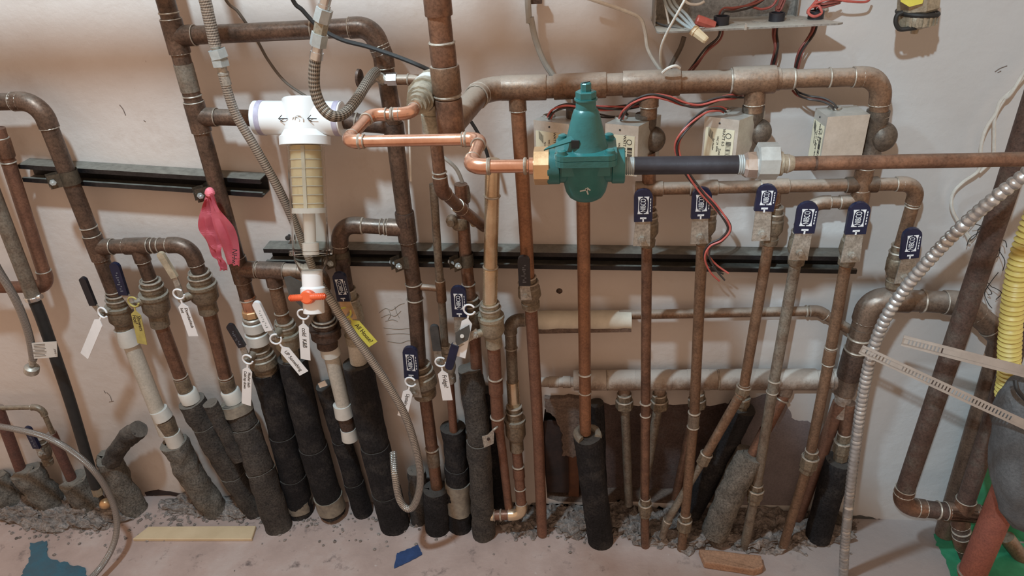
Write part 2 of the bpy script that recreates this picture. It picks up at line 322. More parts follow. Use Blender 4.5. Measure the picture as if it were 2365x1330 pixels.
def prism(bm, outline, n, th):
    """extrude a planar outline (points) by th along n, centred"""
    a = [bm.verts.new(p - n * th / 2) for p in outline]; b = [bm.verts.new(p + n * th / 2) for p in outline]
    k = len(a)
    try: bm.faces.new(list(reversed(a))); bm.faces.new(b)
    except ValueError: pass
    for i in range(k): bm.faces.new((a[i], a[(i + 1) % k], b[(i + 1) % k], b[i]))
def bevel(bm, w, seg=2, ang=0.6):
    es = [e for e in bm.edges if len(e.link_faces) == 2 and e.calc_face_angle(0) > ang]
    if es: bmesh.ops.bevel(bm, geom=es, offset=w, segments=seg, profile=0.6, affect='EDGES', clamp_overlap=True)
def rough_up(bm, amp, sc, verts=None):
    for v in (verts or bm.verts):
        q = v.co * sc; v.co += Vector((noise.noise(q), noise.noise(q + Vector((9, 3, 1))), noise.noise(q + Vector((2, 7, 5))))) * amp
def B(): return bmesh.new()
def mesh_obj(name, bm, mt, off=Vector((0, 0, 0)), parent=None, noise_amp=0):
    bmesh.ops.recalc_face_normals(bm, faces=bm.faces)
    for e in bm.edges:
        if len(e.link_faces) == 2 and e.calc_face_angle(0) > 0.62: e.smooth = False
    bmesh.ops.translate(bm, vec=-off, verts=bm.verts)
    me = bpy.data.meshes.new(name); bm.to_mesh(me); bm.free()
    me.materials.append(mt)
    o = bpy.data.objects.new(name, me); COL.objects.link(o)
    if parent: o.parent = parent
    else: o.location = off
    return o
def tags(o, label, cat, group=None, kind=None):
    if label: o['label'] = label
    if cat: o['category'] = cat
    if group: o['group'] = group
    if kind: o['kind'] = kind
    return o
class T:
    """a thing: an Empty that parents its parts"""
    def __init__(s, name, label, cat, loc, group=None):
        s.loc = Vector(loc); s.e = bpy.data.objects.new(name, None); s.e.empty_display_size = 0.02
        COL.objects.link(s.e); s.e.location = s.loc; tags(s.e, label, cat, group)
    def part(s, name, bm, mt, parent=None, label=None):
        o = mesh_obj(name, bm, mt, s.loc, parent or s.e)
        if label: o['label'] = label
        return o
    def text(s, body, c, u, v, size, mt, parent=None, name='lettering', al='CENTER', wide=1.0):
        f = bpy.data.curves.new(name, 'FONT'); f.body = body; f.size = size; f.align_x = al; f.align_y = 'CENTER'; f.extrude = 0.0002
        f.space_line = 0.85
        tmp = bpy.data.objects.new(name, f); COL.objects.link(tmp)
        me = bpy.data.meshes.new_from_object(tmp.evaluated_get(bpy.context.evaluated_depsgraph_get())); me.name = name
        bpy.data.objects.remove(tmp); bpy.data.curves.remove(f)
        o = bpy.data.objects.new(name, me); COL.objects.link(o); me.materials.clear(); me.materials.append(mt)
        o.parent = parent or s.e; u = u.normalized(); n = u.cross(v).normalized(); v = n.cross(u)
        mm = Matrix.Identity(4)
        for i in range(3): mm[i][0] = u[i] * wide; mm[i][1] = v[i]; mm[i][2] = n[i]; mm[i][3] = c[i] - s.loc[i]
        o.matrix_local = mm; return o
def solo(name, label, cat, bm, mt, loc, group=None, kind=None):
    return tags(mesh_obj(name, bm, mt, Vector(loc)), label, cat, group, kind)
def smooth_path(pts, n=8):
    """Catmull-Rom through points"""
    out = []
    for i in range(len(pts) - 1):
        p0 = pts[max(i - 1, 0)]; p1 = pts[i]; p2 = pts[i + 1]; p3 = pts[min(i + 2, len(pts) - 1)]
        for k in range(n):
            t = k / n
            out.append(0.5 * ((2 * p1) + (p2 - p0) * t + (2 * p0 - 5 * p1 + 4 * p2 - p3) * t * t + (3 * p1 - p0 - 3 * p2 + p3) * t ** 3))
    out.append(pts[-1].copy()); return out
def corners(V, rb):
    """split a polyline into straight pieces and elbow arcs"""
    pieces = []; cur = V[0]
    for i in range(1, len(V) - 1):
        a = (V[i - 1] - V[i]); b = (V[i + 1] - V[i]); la, lb = a.length, b.length; a.normalize(); b.normalize()
        ang = math.pi - math.acos(max(-1, min(1, a.dot(b))))
        if ang < 0.12:
            pieces.append(('s', cur, V[i])); cur = V[i]; continue
        t = min(rb * math.tan(ang / 2), 0.46 * la, 0.46 * lb); R = t / math.tan(ang / 2)
        s, e = V[i] + a * t, V[i] + b * t
        c = V[i] + (a + b).normalized() * (R / math.cos(ang / 2))
        k = max(4, int(ang / 0.16)); arc = []
        for j in range(k + 1):
            u = j / k; x = (s - c).normalized(); y = (e - c).normalized(); om = math.acos(max(-1, min(1, x.dot(y))))
            arc.append(c + (x * math.sin((1 - u) * om) + y * math.sin(u * om)) / math.sin(om) * R)
        pieces.append(('s', cur, s)); pieces.append(('e', arc, a, b)); cur = e
    pieces.append(('s', cur, V[-1])); return pieces
def nearest(segs, px, py):
    best = None
    for a, b, r in segs:
        A, Bq = pj(a), pj(b); dx, dy = Bq[0] - A[0], Bq[1] - A[1]; l2 = dx * dx + dy * dy + 1e-9
        t = max(0, min(1, ((px - A[0]) * dx + (py - A[1]) * dy) / l2))
        dd = (A[0] + dx * t - px) ** 2 + (A[1] + dy * t - py) ** 2
        if best is None or dd < best[0]:
            # perspective-correct parameter
            za = (a - CAM).dot(CZ); zb = (b - CAM).dot(CZ); tw = t * za / (zb + t * (za - zb)) if abs(zb + t * (za - zb)) > 1e-9 else t
            best = (dd, a.lerp(b, tw), (b - a).normalized(), r)
    return best[1], best[2], best[3]
def run(label, pts, r, mt='cu', name='copper_pipe', cat='pipe', group=None, rb=None, em=None, branches=(), rings=(), cps=(), fat=0.0022, sold=True, rm='solder', cap=False):
    """soldered pipework: pts are (px, py, depth); branches (pts, r); rings (px, py); cps (px0, py0, px1, py1, extra[, mat])"""
    V = [p if isinstance(p, Vector) else P(*p) for p in pts]; t = T(name, label, cat, V[0], group); em = em or mt; segs = []
    def line(V, r, mt=mt, em=em):
        for pc in corners(V, rb or (2.1 * r + 0.004)):
            if pc[0] == 's':
                if (pc[2] - pc[1]).length < 0.002: continue
                bm = B(); tube(bm, [pc[1], pc[2]], r); t.part('pipe', bm, M[mt]); segs.append((pc[1], pc[2], r))
            else:
                arc = pc[1]; s = 0.9 * r
                pts = [arc[0] + pc[2] * s] + arc + [arc[-1] + pc[3] * s]
                bm = B(); tube(bm, pts, r + fat); e = t.part('elbow', bm, M[em])
                if sold:
                    for q, ax in ((pts[0], pc[2]), (pts[-1], pc[3])):
                        bm = B(); ring_torus(bm, q, ax, r + fat * 0.55, 0.0013, 20, 6); t.part('solder_ring', bm, M[rm], e)
    line(V, r)
    for bp, br, *bm_ in branches:
        bmt = bm_[0] if bm_ else mt
        W = [p if isinstance(p, Vector) else P(*p) for p in bp]
        q, ax, rr = nearest(segs, *pj(W[0])); W[0] = q; main = (q, ax, rr)
        line(W, br, bmt, bm_[0] if bm_ else em)
        d = (W[1] - W[0]).normalized(); h = br + 0.014
        bm = B(); tube(bm, [q - ax * h, q + ax * h], rr + 0.003)
        tube(bm, [q, q + d * min(rr + 0.022, (W[1] - W[0]).length * .8)], br + 0.0025)
        tee = t.part('tee', bm, M[em])
        if sold:
            for c, a, R in ((q - ax * h, ax, rr), (q + ax * h, ax, rr), (q + d * min(rr + 0.022, (W[1] - W[0]).length * .8), d, br)):
                bm = B(); ring_torus(bm, c, a, R + 0.0016, 0.0013, 20, 6); t.part('solder_ring', bm, M[rm], tee)
    for c in cps:
        a, _, rr = nearest(segs, c[0], c[1]); b, _, _ = nearest(segs, c[2], c[3]); ex = c[4]
        L = (b - a).length; d = (b - a).normalized()
        bm = B(); lathe(bm, a, d, [(0, rr), (0, rr + ex * .8), (0.002, rr + ex), (L - 0.002, rr + ex), (L, rr + ex * .8), (L, rr)], 20)
        t.part('coupling', bm, M[c[5] if len(c) > 5 else em])
    for c in rings:
        q, ax, rr = nearest(segs, c[0], c[1]); bm = B(); ring_torus(bm, q, ax, rr + 0.0006, c[2] * .8 if len(c) > 2 else 0.0016, 20, 6); t.part('solder_ring', bm, M[rm])
    return t, segs
def side_normal(u, tilt=0.30):
    n = Vector((0, -1, tilt)).normalized(); u = u.normalized(); n = n - u * n.dot(u); return n.normalized()
def grip_outline(p0, p1, w0, w1, n, rnd=True):
    u = (p1 - p0); L = u.length; u.normalize(); v = n.cross(u).normalized(); o = [p0 - v * w0 / 2]
    if rnd:
        k = 8; c = p1 - u * w1 * 0.45
        for i in range(k + 1):
            t = -math.pi / 2 + math.pi * i / k; o.append(c + v * math.sin(t) * w1 / 2 + u * math.cos(t) * w1 * 0.45)
    else: o += [p1 - v * w1 / 2, p1 + v * w1 / 2]
    o.append(p0 + v * w0 / 2); return o
def valve(label, a, b, r, hn, h0, h1, hw, gm='blue', bmt='brass', text=None, style='small', lm='steel', group=None, rings=True, n=None, tilt=0.3, cat='valve', name='ball_valve', fat=1.0):
    A = P(*a); Bq = P(*b); ax = (Bq - A); L = ax.length; ax.normalize()
    t = T(name, label, cat, A, group)
    if style == 'small':
        pf = [(0, r * .9), (0, r * 1.22), (.16, r * 1.28), (.16, r * 1.5), (.28, r * 1.55), (.28, r * 1.35), (.34, r * 1.7), (.60, r * 1.8), (.72, r * 1.45), (.74, r * 1.3), (.84, r * 1.3), (.84, r * 1.45), (1, r * 1.4), (1, r * .9)]
    else:
        pf = [(0, r * .9), (0, r * 1.2), (.10, r * 1.22), (.10, r * 1.38), (.20, r * 1.40), (.20, r * 1.25), (.27, r * 1.3), (.27, r * 1.78), (.33, r * 1.82), (.34, r * 1.68), (.62, r * 1.68), (.72, r * 1.3), (.73, r * 1.18), (.98, r * 1.2), (1, r * .9)]
    bm = B(); lathe(bm, A, ax, [(q * L, x * fat if 0 < i < len(pf) - 1 else x) for i, (q, x) in enumerate(pf)], 24); bd = t.part('valve_body', bm, M[bmt])
    if rings:
        for q, x in ((pf[2][0], pf[3][1]), (.0, pf[1][1])):
            bm = B(); ring_torus(bm, A + ax * q * L, ax, x * r * 0 + (x if x < 1 else x), 0.0022, 22, 6); t.part('union_ring', bm, M['solder'], bd)
    if hn is None: return t
    H = P(*hn); H0 = P(*h0); H1 = P(*h1); u = (H1 - H).normalized()
    nn = n or side_normal(u, tilt)
    # stem from the body axis out to the lever
    tt = (H - A).dot(ax); F = A + ax * tt
    bm = B(); tube(bm, [F, H - nn * 0.001], r * 0.55, 12); t.part('stem', bm, M[bmt])
    bm = B(); lathe(bm, H - nn * 0.001, nn, [(0, .0085), (.003, .0085), (.003, .0068), (.010, .0068), (.010, .003), (.013, .003)], 6); t.part('stem_nut', bm, M['steel'])
    back = H - u * (hw * .45); bm = B()
    prism(bm, grip_outline(back, H0 + u * 0.006, hw * .95, hw * .80, nn, False), nn, 0.003); bevel(bm, .0008, 1); lv = t.part('lever', bm, M[lm])
    bm = B(); prism(bm, grip_outline(H0, H1, hw * .98, hw, nn), nn, 0.009); bevel(bm, .0022, 2); gp = t.part('grip', bm, M[gm])
    if text == 'logo':
        gl = (H1 - H0).length; v = nn.cross(u).normalized(); c = H0.lerp(H1, .52) + nn * 0.0052; s = min(hw * .95, gl * .5)
        bm = B()
        for sg in (-1, 1):
            o_ = [c + u * x * gl + v * y * hw for x, y in ((-.27, .03), (-.27, .30), (-.16, .27), (.16, .27), (.27, .30), (.27, .03), (.25, .03), (.235, .14), (.17, .215), (.09, .235), (-.09, .235), (-.17, .215), (-.235, .14), (-.25, .03))] if sg > 0 else [c + u * x * gl - v * y * hw for x, y in ((-.27, .03), (-.27, .30), (-.16, .27), (.16, .27), (.27, .30), (.27, .03), (.25, .03), (.235, .14), (.17, .215), (.09, .235), (-.09, .235), (-.17, .215), (-.235, .14), (-.25, .03))]
            prism(bm, o_, nn, .0003)
        t.part('logo_frame', bm, M['whtink'], gp)
        t.text('NIBCO', c, u, v, hw * .40, M['whtink'], gp, 'lettering', wide=gl / hw * .335)
        bm = B(); c2 = H0.lerp(H1, .12) + nn * .0052
        box(bm, c2, hw * .10, hw * .34, .0003, u, v, nn); box(bm, c2 - u * hw * .12, hw * .22, hw * .08, .0003, u, v, nn); t.part('arrow_mark', bm, M['whtink'], gp)
        bm = B()
        for i in range(5): box(bm, c - v * hw * .38 + u * gl * (-.18 + .09 * i), gl * .06, hw * .045, .0003, u, v, nn)
        t.part('small_print', bm, M['whtink'], gp)
    elif text == 'print':
        gl = (H1 - H0).length; v = nn.cross(u).normalized(); bm = B()
        for i in range(9): 
            box(bm, H0.lerp(H1, .14 + .07 * i) + nn * .0047 + v * hw * (.10 * (i % 2) - .05 * (i % 3)), gl * .03, hw * (.16 if i % 3 else .30), .0003, u, v, nn)
        t.part('print', bm, M['fade' if gm != 'wht' else 'gryw'], gp)
    return t
def tag(label, rc, tip, color='wht', lines=(), width=.024, size=.012, d2=None, R=.0125, gap=.12, group='loop tags hanging from valve handles'):
    """loop tag: open ring at rc (px,py,d), strap down to tip (px,py)"""
    c = P(*rc); e = P(tip[0], tip[1], d2 if d2 is not None else rc[2]); u = (e - c).normalized()
    n = side_normal(u, .45); v = n.cross(u).normalized()
    t = T('loop_tag', label, 'tag', c, group)
    bm = B(); ring_torus(bm, c, n, R, .0022, 28, 8, .86, u, gap); t.part('ring', bm, M[color])
    L = (e - c).length; s = [(R, .004), (R + .012, .004), (R + .022, width), (L, width)]
    o = [c + u * a - v * w_ / 2 for a, w_ in s] + [c + u * a + v * w_ / 2 for a, w_ in reversed(s)]
    bm = B(); prism(bm, o, n, .0014); bevel(bm, .0004, 1); pl = t.part('plate', bm, M[color])
    up = -v if False else v
    x0 = c + u * (R + .024) + n * .0010
    for i, (txt, off) in enumerate(lines):
        t.text(txt, x0 + v * off * width, u, v, size, M['ink'], pl, 'handwriting', 'LEFT', .92)
    return t
def foam(label, pts, r, mt='foam', breaks=(), lump=.0018, name='pipe_insulation', cat='insulation', group=None, inner=.5, tape=(), seg=22, ends=True, flare=0):
    """foam or wrap sleeve; breaks are fractions where one length ends and the next begins"""
    V = [p if isinstance(p, Vector) else P(*p) for p in pts]
    path = smooth_path(V, 14) if len(V) > 2 else [V[0].lerp(V[1], i / 18) for i in range(19)]
    t = T(name, label, cat, path[-1], group); n = len(path) - 1; cuts = [0] + [int(round(b * n)) for b in breaks] + [n]
    for k in range(len(cuts) - 1):
        q = path[cuts[k]:cuts[k + 1] + 1]
        if len(q) < 2: continue
        rr = r * (1 + .05 * ((k * 7) % 3 - 1)); d0 = (q[1] - q[0]).normalized()
        if k: q[0] = q[0] + d0 * .003
        bm = B()
        pp = [q[0] + d0 * .03, q[0] + d0 * .0005] + [q[0]] + q[1:] if ends else q
        rs = ([rr * inner, rr * inner * 1.02] + [rr] * (len(q))) if ends else [rr] * len(q)
        tube(bm, pp, rs, seg)
        rough_up(bm, lump, 26); rough_up(bm, lump * .5, 90)
        t.part('sleeve', bm, M[mt])
    for a, b in tape:
        i0, i1 = int(a * n), max(int(b * n), int(a * n) + 1); bm = B(); tube(bm, path[i0:i1 + 1], r * 1.03 + .001, seg); rough_up(bm, .0025, 40); t.part('tape_wrap', bm, M['tape'])
    return t
def hose(label, pts, r, mt, name='flexible_hose', cat='hose', ends=(), group=None, n=12, seg=14):
    V = [p if isinstance(p, Vector) else P(*p) for p in pts]; path = smooth_path(V, n); t = T(name, label, cat, V[0], group)
    bm = B(); tube(bm, path, r, seg); t.part('braid' if 'braid' in mt else 'tube', bm, M[mt])
    return t, path
def cable(label, pts, r, mt, name='cable', cat='cable', group=None, seg=8):
    path = smooth_path([p if isinstance(p, Vector) else P(*p) for p in pts], 9)
    bm = B(); tube(bm, path, r, seg); return solo(name, label, cat, bm, M[mt], path[0], group)
def bundle(label, pts, mats=('red', 'blkw', 'red', 'blkw'), r=.0019, twist=22, spread=.0035, fray=0, group='wires of the zone valves'):
    V = smooth_path([p if isinstance(p, Vector) else P(*p) for p in pts], 14); t = T('wire_bundle', label, 'wires', V[0], group)
    for k, mm in enumerate(mats):
        L = 0; q = []
        for i, p in enumerate(V):
            if i: L += (V[i] - V[i - 1]).length
            d = V[min(i + 1, len(V) - 1)] - V[max(i - 1, 0)]; a, b = frame(d, Vector((0, -1, 0))); ph = L * twist * (1 + .1 * math.sin(9 * L)) + k * 6.283 / len(mats)
            f = max(0, (i / (len(V) - 1) - .8) / .2) if fray else 0; s = spread * (1 + 2.5 * f)
            q.append(p + (a * math.cos(ph) + b * math.sin(ph)) * s)
        bm = B(); tube(bm, q, r, 7); t.part('wire', bm, M[mm])
    return t
def clamp(label, px, py, d, r, ax=None, mt='clampm', w=.030, ear_px=0):
    """two-piece strut clamp round a pipe, its ears bolted together in front"""
    c = P(px, py, d); ax = (ax or Vector((0, 0, 1))).normalized(); f = Vector((-.70, -.71, 0)).normalized(); f = (f - ax * f.dot(ax)).normalized(); s = ax.cross(f).normalized()
    t = T('strut_clamp', label, 'clamp', c, 'pipe clamps on the strut rails')
    for sg in (-1, 1):
        o = []
        for k in range(13):
            th = math.radians(25 + 155 * k / 12)
            o.append(c + (f * math.cos(th) + s * sg * math.sin(th)) * (r + .0025))
        o.insert(0, c + f * (r + .010) + s * sg * .009); o.insert(0, c + f * (r + .024) + s * sg * .0085)
        bm = B()
        rows = []
        for p in o:
            rad = (p - c); rad = (rad - ax * rad.dot(ax)).normalized()
            rows.append([bm.verts.new(p - ax * w / 2), bm.verts.new(p + ax * w / 2)])
        for i in range(len(rows) - 1):
            fc = bm.faces.new((rows[i][0], rows[i + 1][0], rows[i + 1][1], rows[i][1])); fc.smooth = True
        bmesh.ops.solidify(bm, geom=bm.faces[:], thickness=.0022)
        t.part('strap', bm, M[mt])
    bc = c + f * (r + .017)
    bm = B(); tube(bm, [bc - s * .020, bc + s * .022], .0032, 10); t.part('bolt', bm, M['galv'])
    bm = B(); lathe(bm, bc + s * .010, s, [(0, .0065), (.006, .0065)], 6, smooth=False); lathe(bm, bc - s * .016, s, [(0, .0062), (.004, .0062)], 6, smooth=False); t.part('nut', bm, M['galv'])
    return t
def stub_nut(t, p, ax, r, mt='brass', L=.03, k=6, name='hex_nut'):
    bm = B(); lathe(bm, p, ax, [(0, r * .92), (.002, r), (L - .002, r), (L, r * .92)], k, smooth=False); return t.part(name, bm, M[mt])

# ================================================================== the setting
def wall_with_hole():
    """painted wall facing -y, with the broken-out patch low down, its rim running back into the masonry"""
    hole = [(1258, 945), (1275, 938), (1300, 925), (1330, 933), (1352, 930), (1385, 925), (1410, 935), (1440, 932), (1475, 938), (1510, 930), (1555, 935), (1600, 932), (1640, 938), (1675, 930), (1700, 940), (1725, 950),
            (1722, 1000), (1712, 1050), (1705, 1100), (1698, 1150), (1690, 1162), (1620, 1160), (1540, 1162), (1460, 1158), (1400, 1160), (1330, 1160), (1290, 1158), (1264, 1150), (1258, 1080), (1252, 1000)]
    H = [P(x, y, 0) for x, y in hole]
    bm = B()
    outer = [Vector((-2.6, 0, -.02)), Vector((-2.6, 0, 2.3)), Vector((1.9, 0, 2.3)), Vector((1.9, 0, -.02))]
    ov = [bm.verts.new(p) for p in outer]; hv = [bm.verts.new(p) for p in H]
    es = [bm.edges.new((ov[i], ov[(i + 1) % 4])) for i in range(4)] + [bm.edges.new((hv[i], hv[(i + 1) % len(hv)])) for i in range(len(hv))]
    bmesh.ops.triangle_fill(bm, edges=es, use_beauty=True, use_dissolve=False)
    o = mesh_obj('wall_back', bm, M['wall']); tags(o, 'painted back wall with pinkish beige paint and stains', None, None, 'structure')
    bm = B(); f = [bm.verts.new(p) for p in H]; k = [bm.verts.new(p + Vector((0, .055, 0))) for p in H]; nH = len(H)
    for i in range(nH): bm.faces.new((f[i], f[(i + 1) % nH], k[(i + 1) % nH], k[i]))
    o2 = mesh_obj('plaster_rim', bm, M['crust'], parent=o)
    bm = B(); prism(bm, [p + Vector((0, .055, 0)) for p in H], Vector((0, 1, 0)), .002)
    o3 = mesh_obj('masonry', bm, M['purple'], parent=o)
wall_with_hole()
bm = B(); prism(bm, [Vector((-2.6, .02, 0)), Vector((-2.6, -2.6, 0)), Vector((1.9, -2.6, 0)), Vector((1.9, .02, 0))], Vector((0, 0, 1)), .004)
bmesh.ops.translate(bm, vec=(0, 0, -.002), verts=bm.verts)
tags(mesh_obj('floor', bm, M['floor']), 'stained pinkish grey concrete floor', None, None, 'structure')

def flat_patch(name, label, cat, px, mt, z=.0015, th=.002, kind=None, wallp=None, rag=0):
    q = [G(x, y, 0) + Vector((0, 0, z)) if wallp is None else P(x, y, wallp) for x, y in px]
    if rag:
        o = []
        for i in range(len(q)):
            a, b = q[i], q[(i + 1) % len(q)]
            for k in range(6):
                p = a.lerp(b, k / 6); p += Vector((random.uniform(-1, 1), 0 if wallp is not None else random.uniform(-1, 1), random.uniform(-1, 1) if wallp is not None else 0)) * rag; o.append(p)
        q = o
    bm = B(); prism(bm, q, Vector((0, 0, 1)) if wallp is None else Vector((0, 1, 0)), th)
    return solo(name, label, cat, bm, M[mt], q[0], None, kind)
# repainted grey-purple lower patch of the wall, right of the break
flat_patch('trim_1', 'patch of bare grey purple paint low on the wall', None, [(1735, 918), (1795, 905), (1815, 930), (1835, 970), (1870, 975), (1882, 1000), (1875, 1060), (1860, 1120), (1850, 1165), (1700, 1165), (1712, 1050), (1722, 950)], 'purple2', wallp=.001, th=.002, kind='structure', rag=.004)
flat_patch('trim_2', 'ragged edge of plaster hanging at the broken hole', None, [(1258, 915), (1345, 914), (1352, 940), (1340, 960), (1340, 1046), (1322, 1052), (1300, 1046), (1298, 1000), (1284, 960), (1262, 945)], 'crust', wallp=.006, th=.016, kind='structure', rag=.003)
bm = B(); box(bm, P(1325, 1100, -.03), .03, .02, .22); rough_up(bm, .004, 20); solo('wood_plank', 'broken reddish wood plank standing inside the dark wall hole', 'plank', bm, M['plank'], P(1325, 1160, -.03))
bm = B(); box(bm, P(1286, 1056, -.012), .062, .004, .26); solo('trim_3', 'dark panel painted as the shade behind the broken plaster', None, bm, M['hole'], P(1286, 1150, -.012), None, 'structure')  # near-black panel: the hole's deep shade put in as colour
# crack of missing plaster at the foot of the wall
flat_patch('trim_4', 'strip of bare grey cement along the wall foot', None, [(1925, 1196), (1985, 1190), (2030, 1200), (2130, 1208), (2150, 1222), (2100, 1220), (2030, 1216), (1930, 1212)], 'iron', wallp=.001, th=.002, kind='structure', rag=.003)
flat_patch('trim_5', 'dark crack where wall meets floor beside the tangled wraps', None, [(335, 1136), (365, 1130), (420, 1140), (440, 1146), (372, 1143), (340, 1146)], 'hole', wallp=.001, th=.002, kind='structure', rag=.002)
# green-painted board standing at the right end
t = T('painted_board', 'green painted board leaning behind the pipes at the right end', 'board', G(2290, 1230))
bm = B(); q = [P(2262, 1000, .05), P(2290, 880, .05), P(2420, 880, .05), P(2420, 1250, .05), P(2225, 1235, .05)]; prism(bm, q, Vector((0, 1, 0)), .02); t.part('panel', bm, M['greenpaint'])
flat_patch('paint_patch', 'green paint spilled on the floor in the right corner', 'paint', [(2158, 1232), (2195, 1222), (2240, 1240), (2420, 1260), (2420, 1400), (2205, 1400), (2188, 1300), (2165, 1265)], 'greenpaint', rag=.004)
flat_patch('plastic_film', 'crumpled teal plastic film on the floor in the left corner', 'film', [(72, 1255), (112, 1250), (110, 1290), (150, 1300), (195, 1315), (205, 1345), (40, 1345), (62, 1310), (70, 1290)], 'teal', rag=.004, th=.004)
flat_patch('tape_piece', 'torn piece of dark blue tape lying on the floor', 'tape', [(916, 1279), (945, 1268), (966, 1259), (976, 1281), (944, 1298), (910, 1314)], 'bluetape', rag=.0012)
bm = B(); q = [G(x, y) for x, y in ((345, 1221), (593, 1219), (583, 1250), (308, 1250))]; prism(bm, q, Vector((0, 0, 1)), .010); bmesh.ops.translate(bm, vec=(0, 0, .005), verts=bm.verts); bevel(bm, .0015, 1)
solo('wood_strip', 'pale wooden strip lying flat on the floor', 'wood', bm, M['wood'], q[0])
bm = B(); q = [G(x, y) for x, y in ((1612, 1280), (1755, 1296), (1762, 1322), (1740, 1330), (1625, 1312))]; prism(bm, q, Vector((0, 0, 1)), .022); bmesh.ops.translate(bm, vec=(0, 0, .011), verts=bm.verts); bevel(bm, .004, 2); bmesh.ops.subdivide_edges(bm, edges=bm.edges[:], cuts=2, use_grid_fill=True); rough_up(bm, .003, 60)
solo('brick_chunk', 'tan brick chunk lying on the floor in front of the debris', 'brick', bm, M['brick'], q[0])
# plaster and mortar rubble, too much of it to count
bm = B()
for i in range(2200):
    x = random.choice((random.gauss(1420, 130), random.gauss(1700, 130), random.uniform(1150, 1960), random.uniform(380, 1150) if random.random() < .5 else random.uniform(0, 420))); y = 1172 + abs(random.gauss(0, 32))
    if x > 1990: continue
    if x < 1120: y += 12
    p = G(x, y); s = random.uniform(.0012, .0058) 
    if p.y > -.006: continue
    r = bmesh.ops.create_icosphere(bm, subdivisions=1, radius=s); mx = Matrix.Rotation(random.random() * 6, 3, 'Z')
    for v in r['verts']: v.co = mx @ Vector((v.co.x * random.uniform(.7, 1.5), v.co.y, v.co.z * .7)) + p + Vector((0, 0, s * .3))
# low mounds of packed mortar around the risers, in the same mass as the loose bits
bits = bm; bm = B()
for x, y, rx, ry, h in ((1175, 1185, .05, .05, .020), (1205, 1205, .06, .05, .018), (1290, 1185, .07, .05, .028), (1345, 1200, .08, .055, .028), (1430, 1190, .07, .06, .030), (1470, 1215, .07, .06, .024), (1530, 1210, .08, .07, .030), (1600, 1225, .09, .07, .026), (1670, 1215, .09, .07, .032), (1740, 1232, .09, .07, .026), (1800, 1222, .10, .08, .030), (1880, 1218, .09, .06, .024), (1925, 1208, .06, .05, .016), (1060, 1195, .08, .045, .016), (985, 1190, .06, .04, .012), (480, 1172, .12, .04, .022), (545, 1180, .08, .035, .016), (60, 1185, .12, .045, .03), (150, 1192, .12, .05, .03), (235, 1196, .09, .045, .022)):
    p = G(x, y); r = bmesh.ops.create_icosphere(bm, subdivisions=5, radius=1)
    for v in r['verts']:
        q = Vector(v.co); k = 1 + .55 * noise.noise(q * 1.8 + p * 9) + .25 * noise.noise(q * 6 + p * 5)
        c = Vector((q.x * rx * k, q.y * ry * k, q.z * h * max(.25, k))) + p
        cr = noise.cell(c * 70) * .006 + noise.noise(c * 110) * .004
        v.co = c + Vector((noise.noise(c * 60) * .008, noise.noise(c * 60 + Vector((5, 0, 0))) * .008, cr if q.z > 0 else 0))
        v.co.y = min(v.co.y, -.002)
bmesh.ops.delete(bm, geom=[v for v in bm.verts if v.co.z < -.012], context='VERTS')
me_ = bpy.data.meshes.new('bits'); bits.to_mesh(me_); bits.free(); bm.from_mesh(me_); bpy.data.meshes.remove(me_)
solo('mortar', 'grey crumbly mortar and rubble packed round the pipes at floor level', 'mortar', bm, M['dirt'], G(1400, 1200), None, 'stuff')

# overhead pipe just above the frame: it throws the soft band of shade across the wall
bm = B(); tube(bm, [Vector((-2.4, -.35, 1.778)), Vector((.30, -.35, 1.780))], .021); solo('overhead_pipe', 'thick pipe running overhead along the wall', 'pipe', bm, M['cu'], (-2.4, -.35, 1.778))

# ================================================================== strut rails
def strut(label, a, b, d0=.0, dep=.041, h=.041):
    A = P(*a); Bq = P(*b); A.y = Bq.y = 0; u = (Bq - A); L = u.length; u.normalize(); n = Vector((0, -1, 0)); v = n.cross(u).normalized()
    if v.z < 0: v = -v
    t = T('strut_rail', label, 'rail', A); th = .0025
    prof = [(0, -h / 2), (dep, -h / 2), (dep, -h / 2 + .010), (dep - .007, -h / 2 + .010), (dep - .007, -h / 2 + .0075), (dep - th, -h / 2 + .0075), (dep - th, -h / 2 + th), (th, -h / 2 + th),
            (th, h / 2 - th), (dep - th, h / 2 - th), (dep - th, h / 2 - .0075), (dep - .007, h / 2 - .0075), (dep - .007, h / 2 - .010), (dep, h / 2 - .010), (dep, h / 2), (0, h / 2)]
    bm = B(); prism(bm, [A + u * L / 2 + n * (x + .0005) + v * y for x, y in prof], u, L)
    t.part('channel', bm, M['strut'])
    return t, A, u, v, L
t, A, u, v, L = strut('short black strut rail on the upper left wall', (62, 392, .02), (612, 427, .02))
strut('long black strut rail across the middle of the wall', (620, 583, .02), (1975, 602, .02))

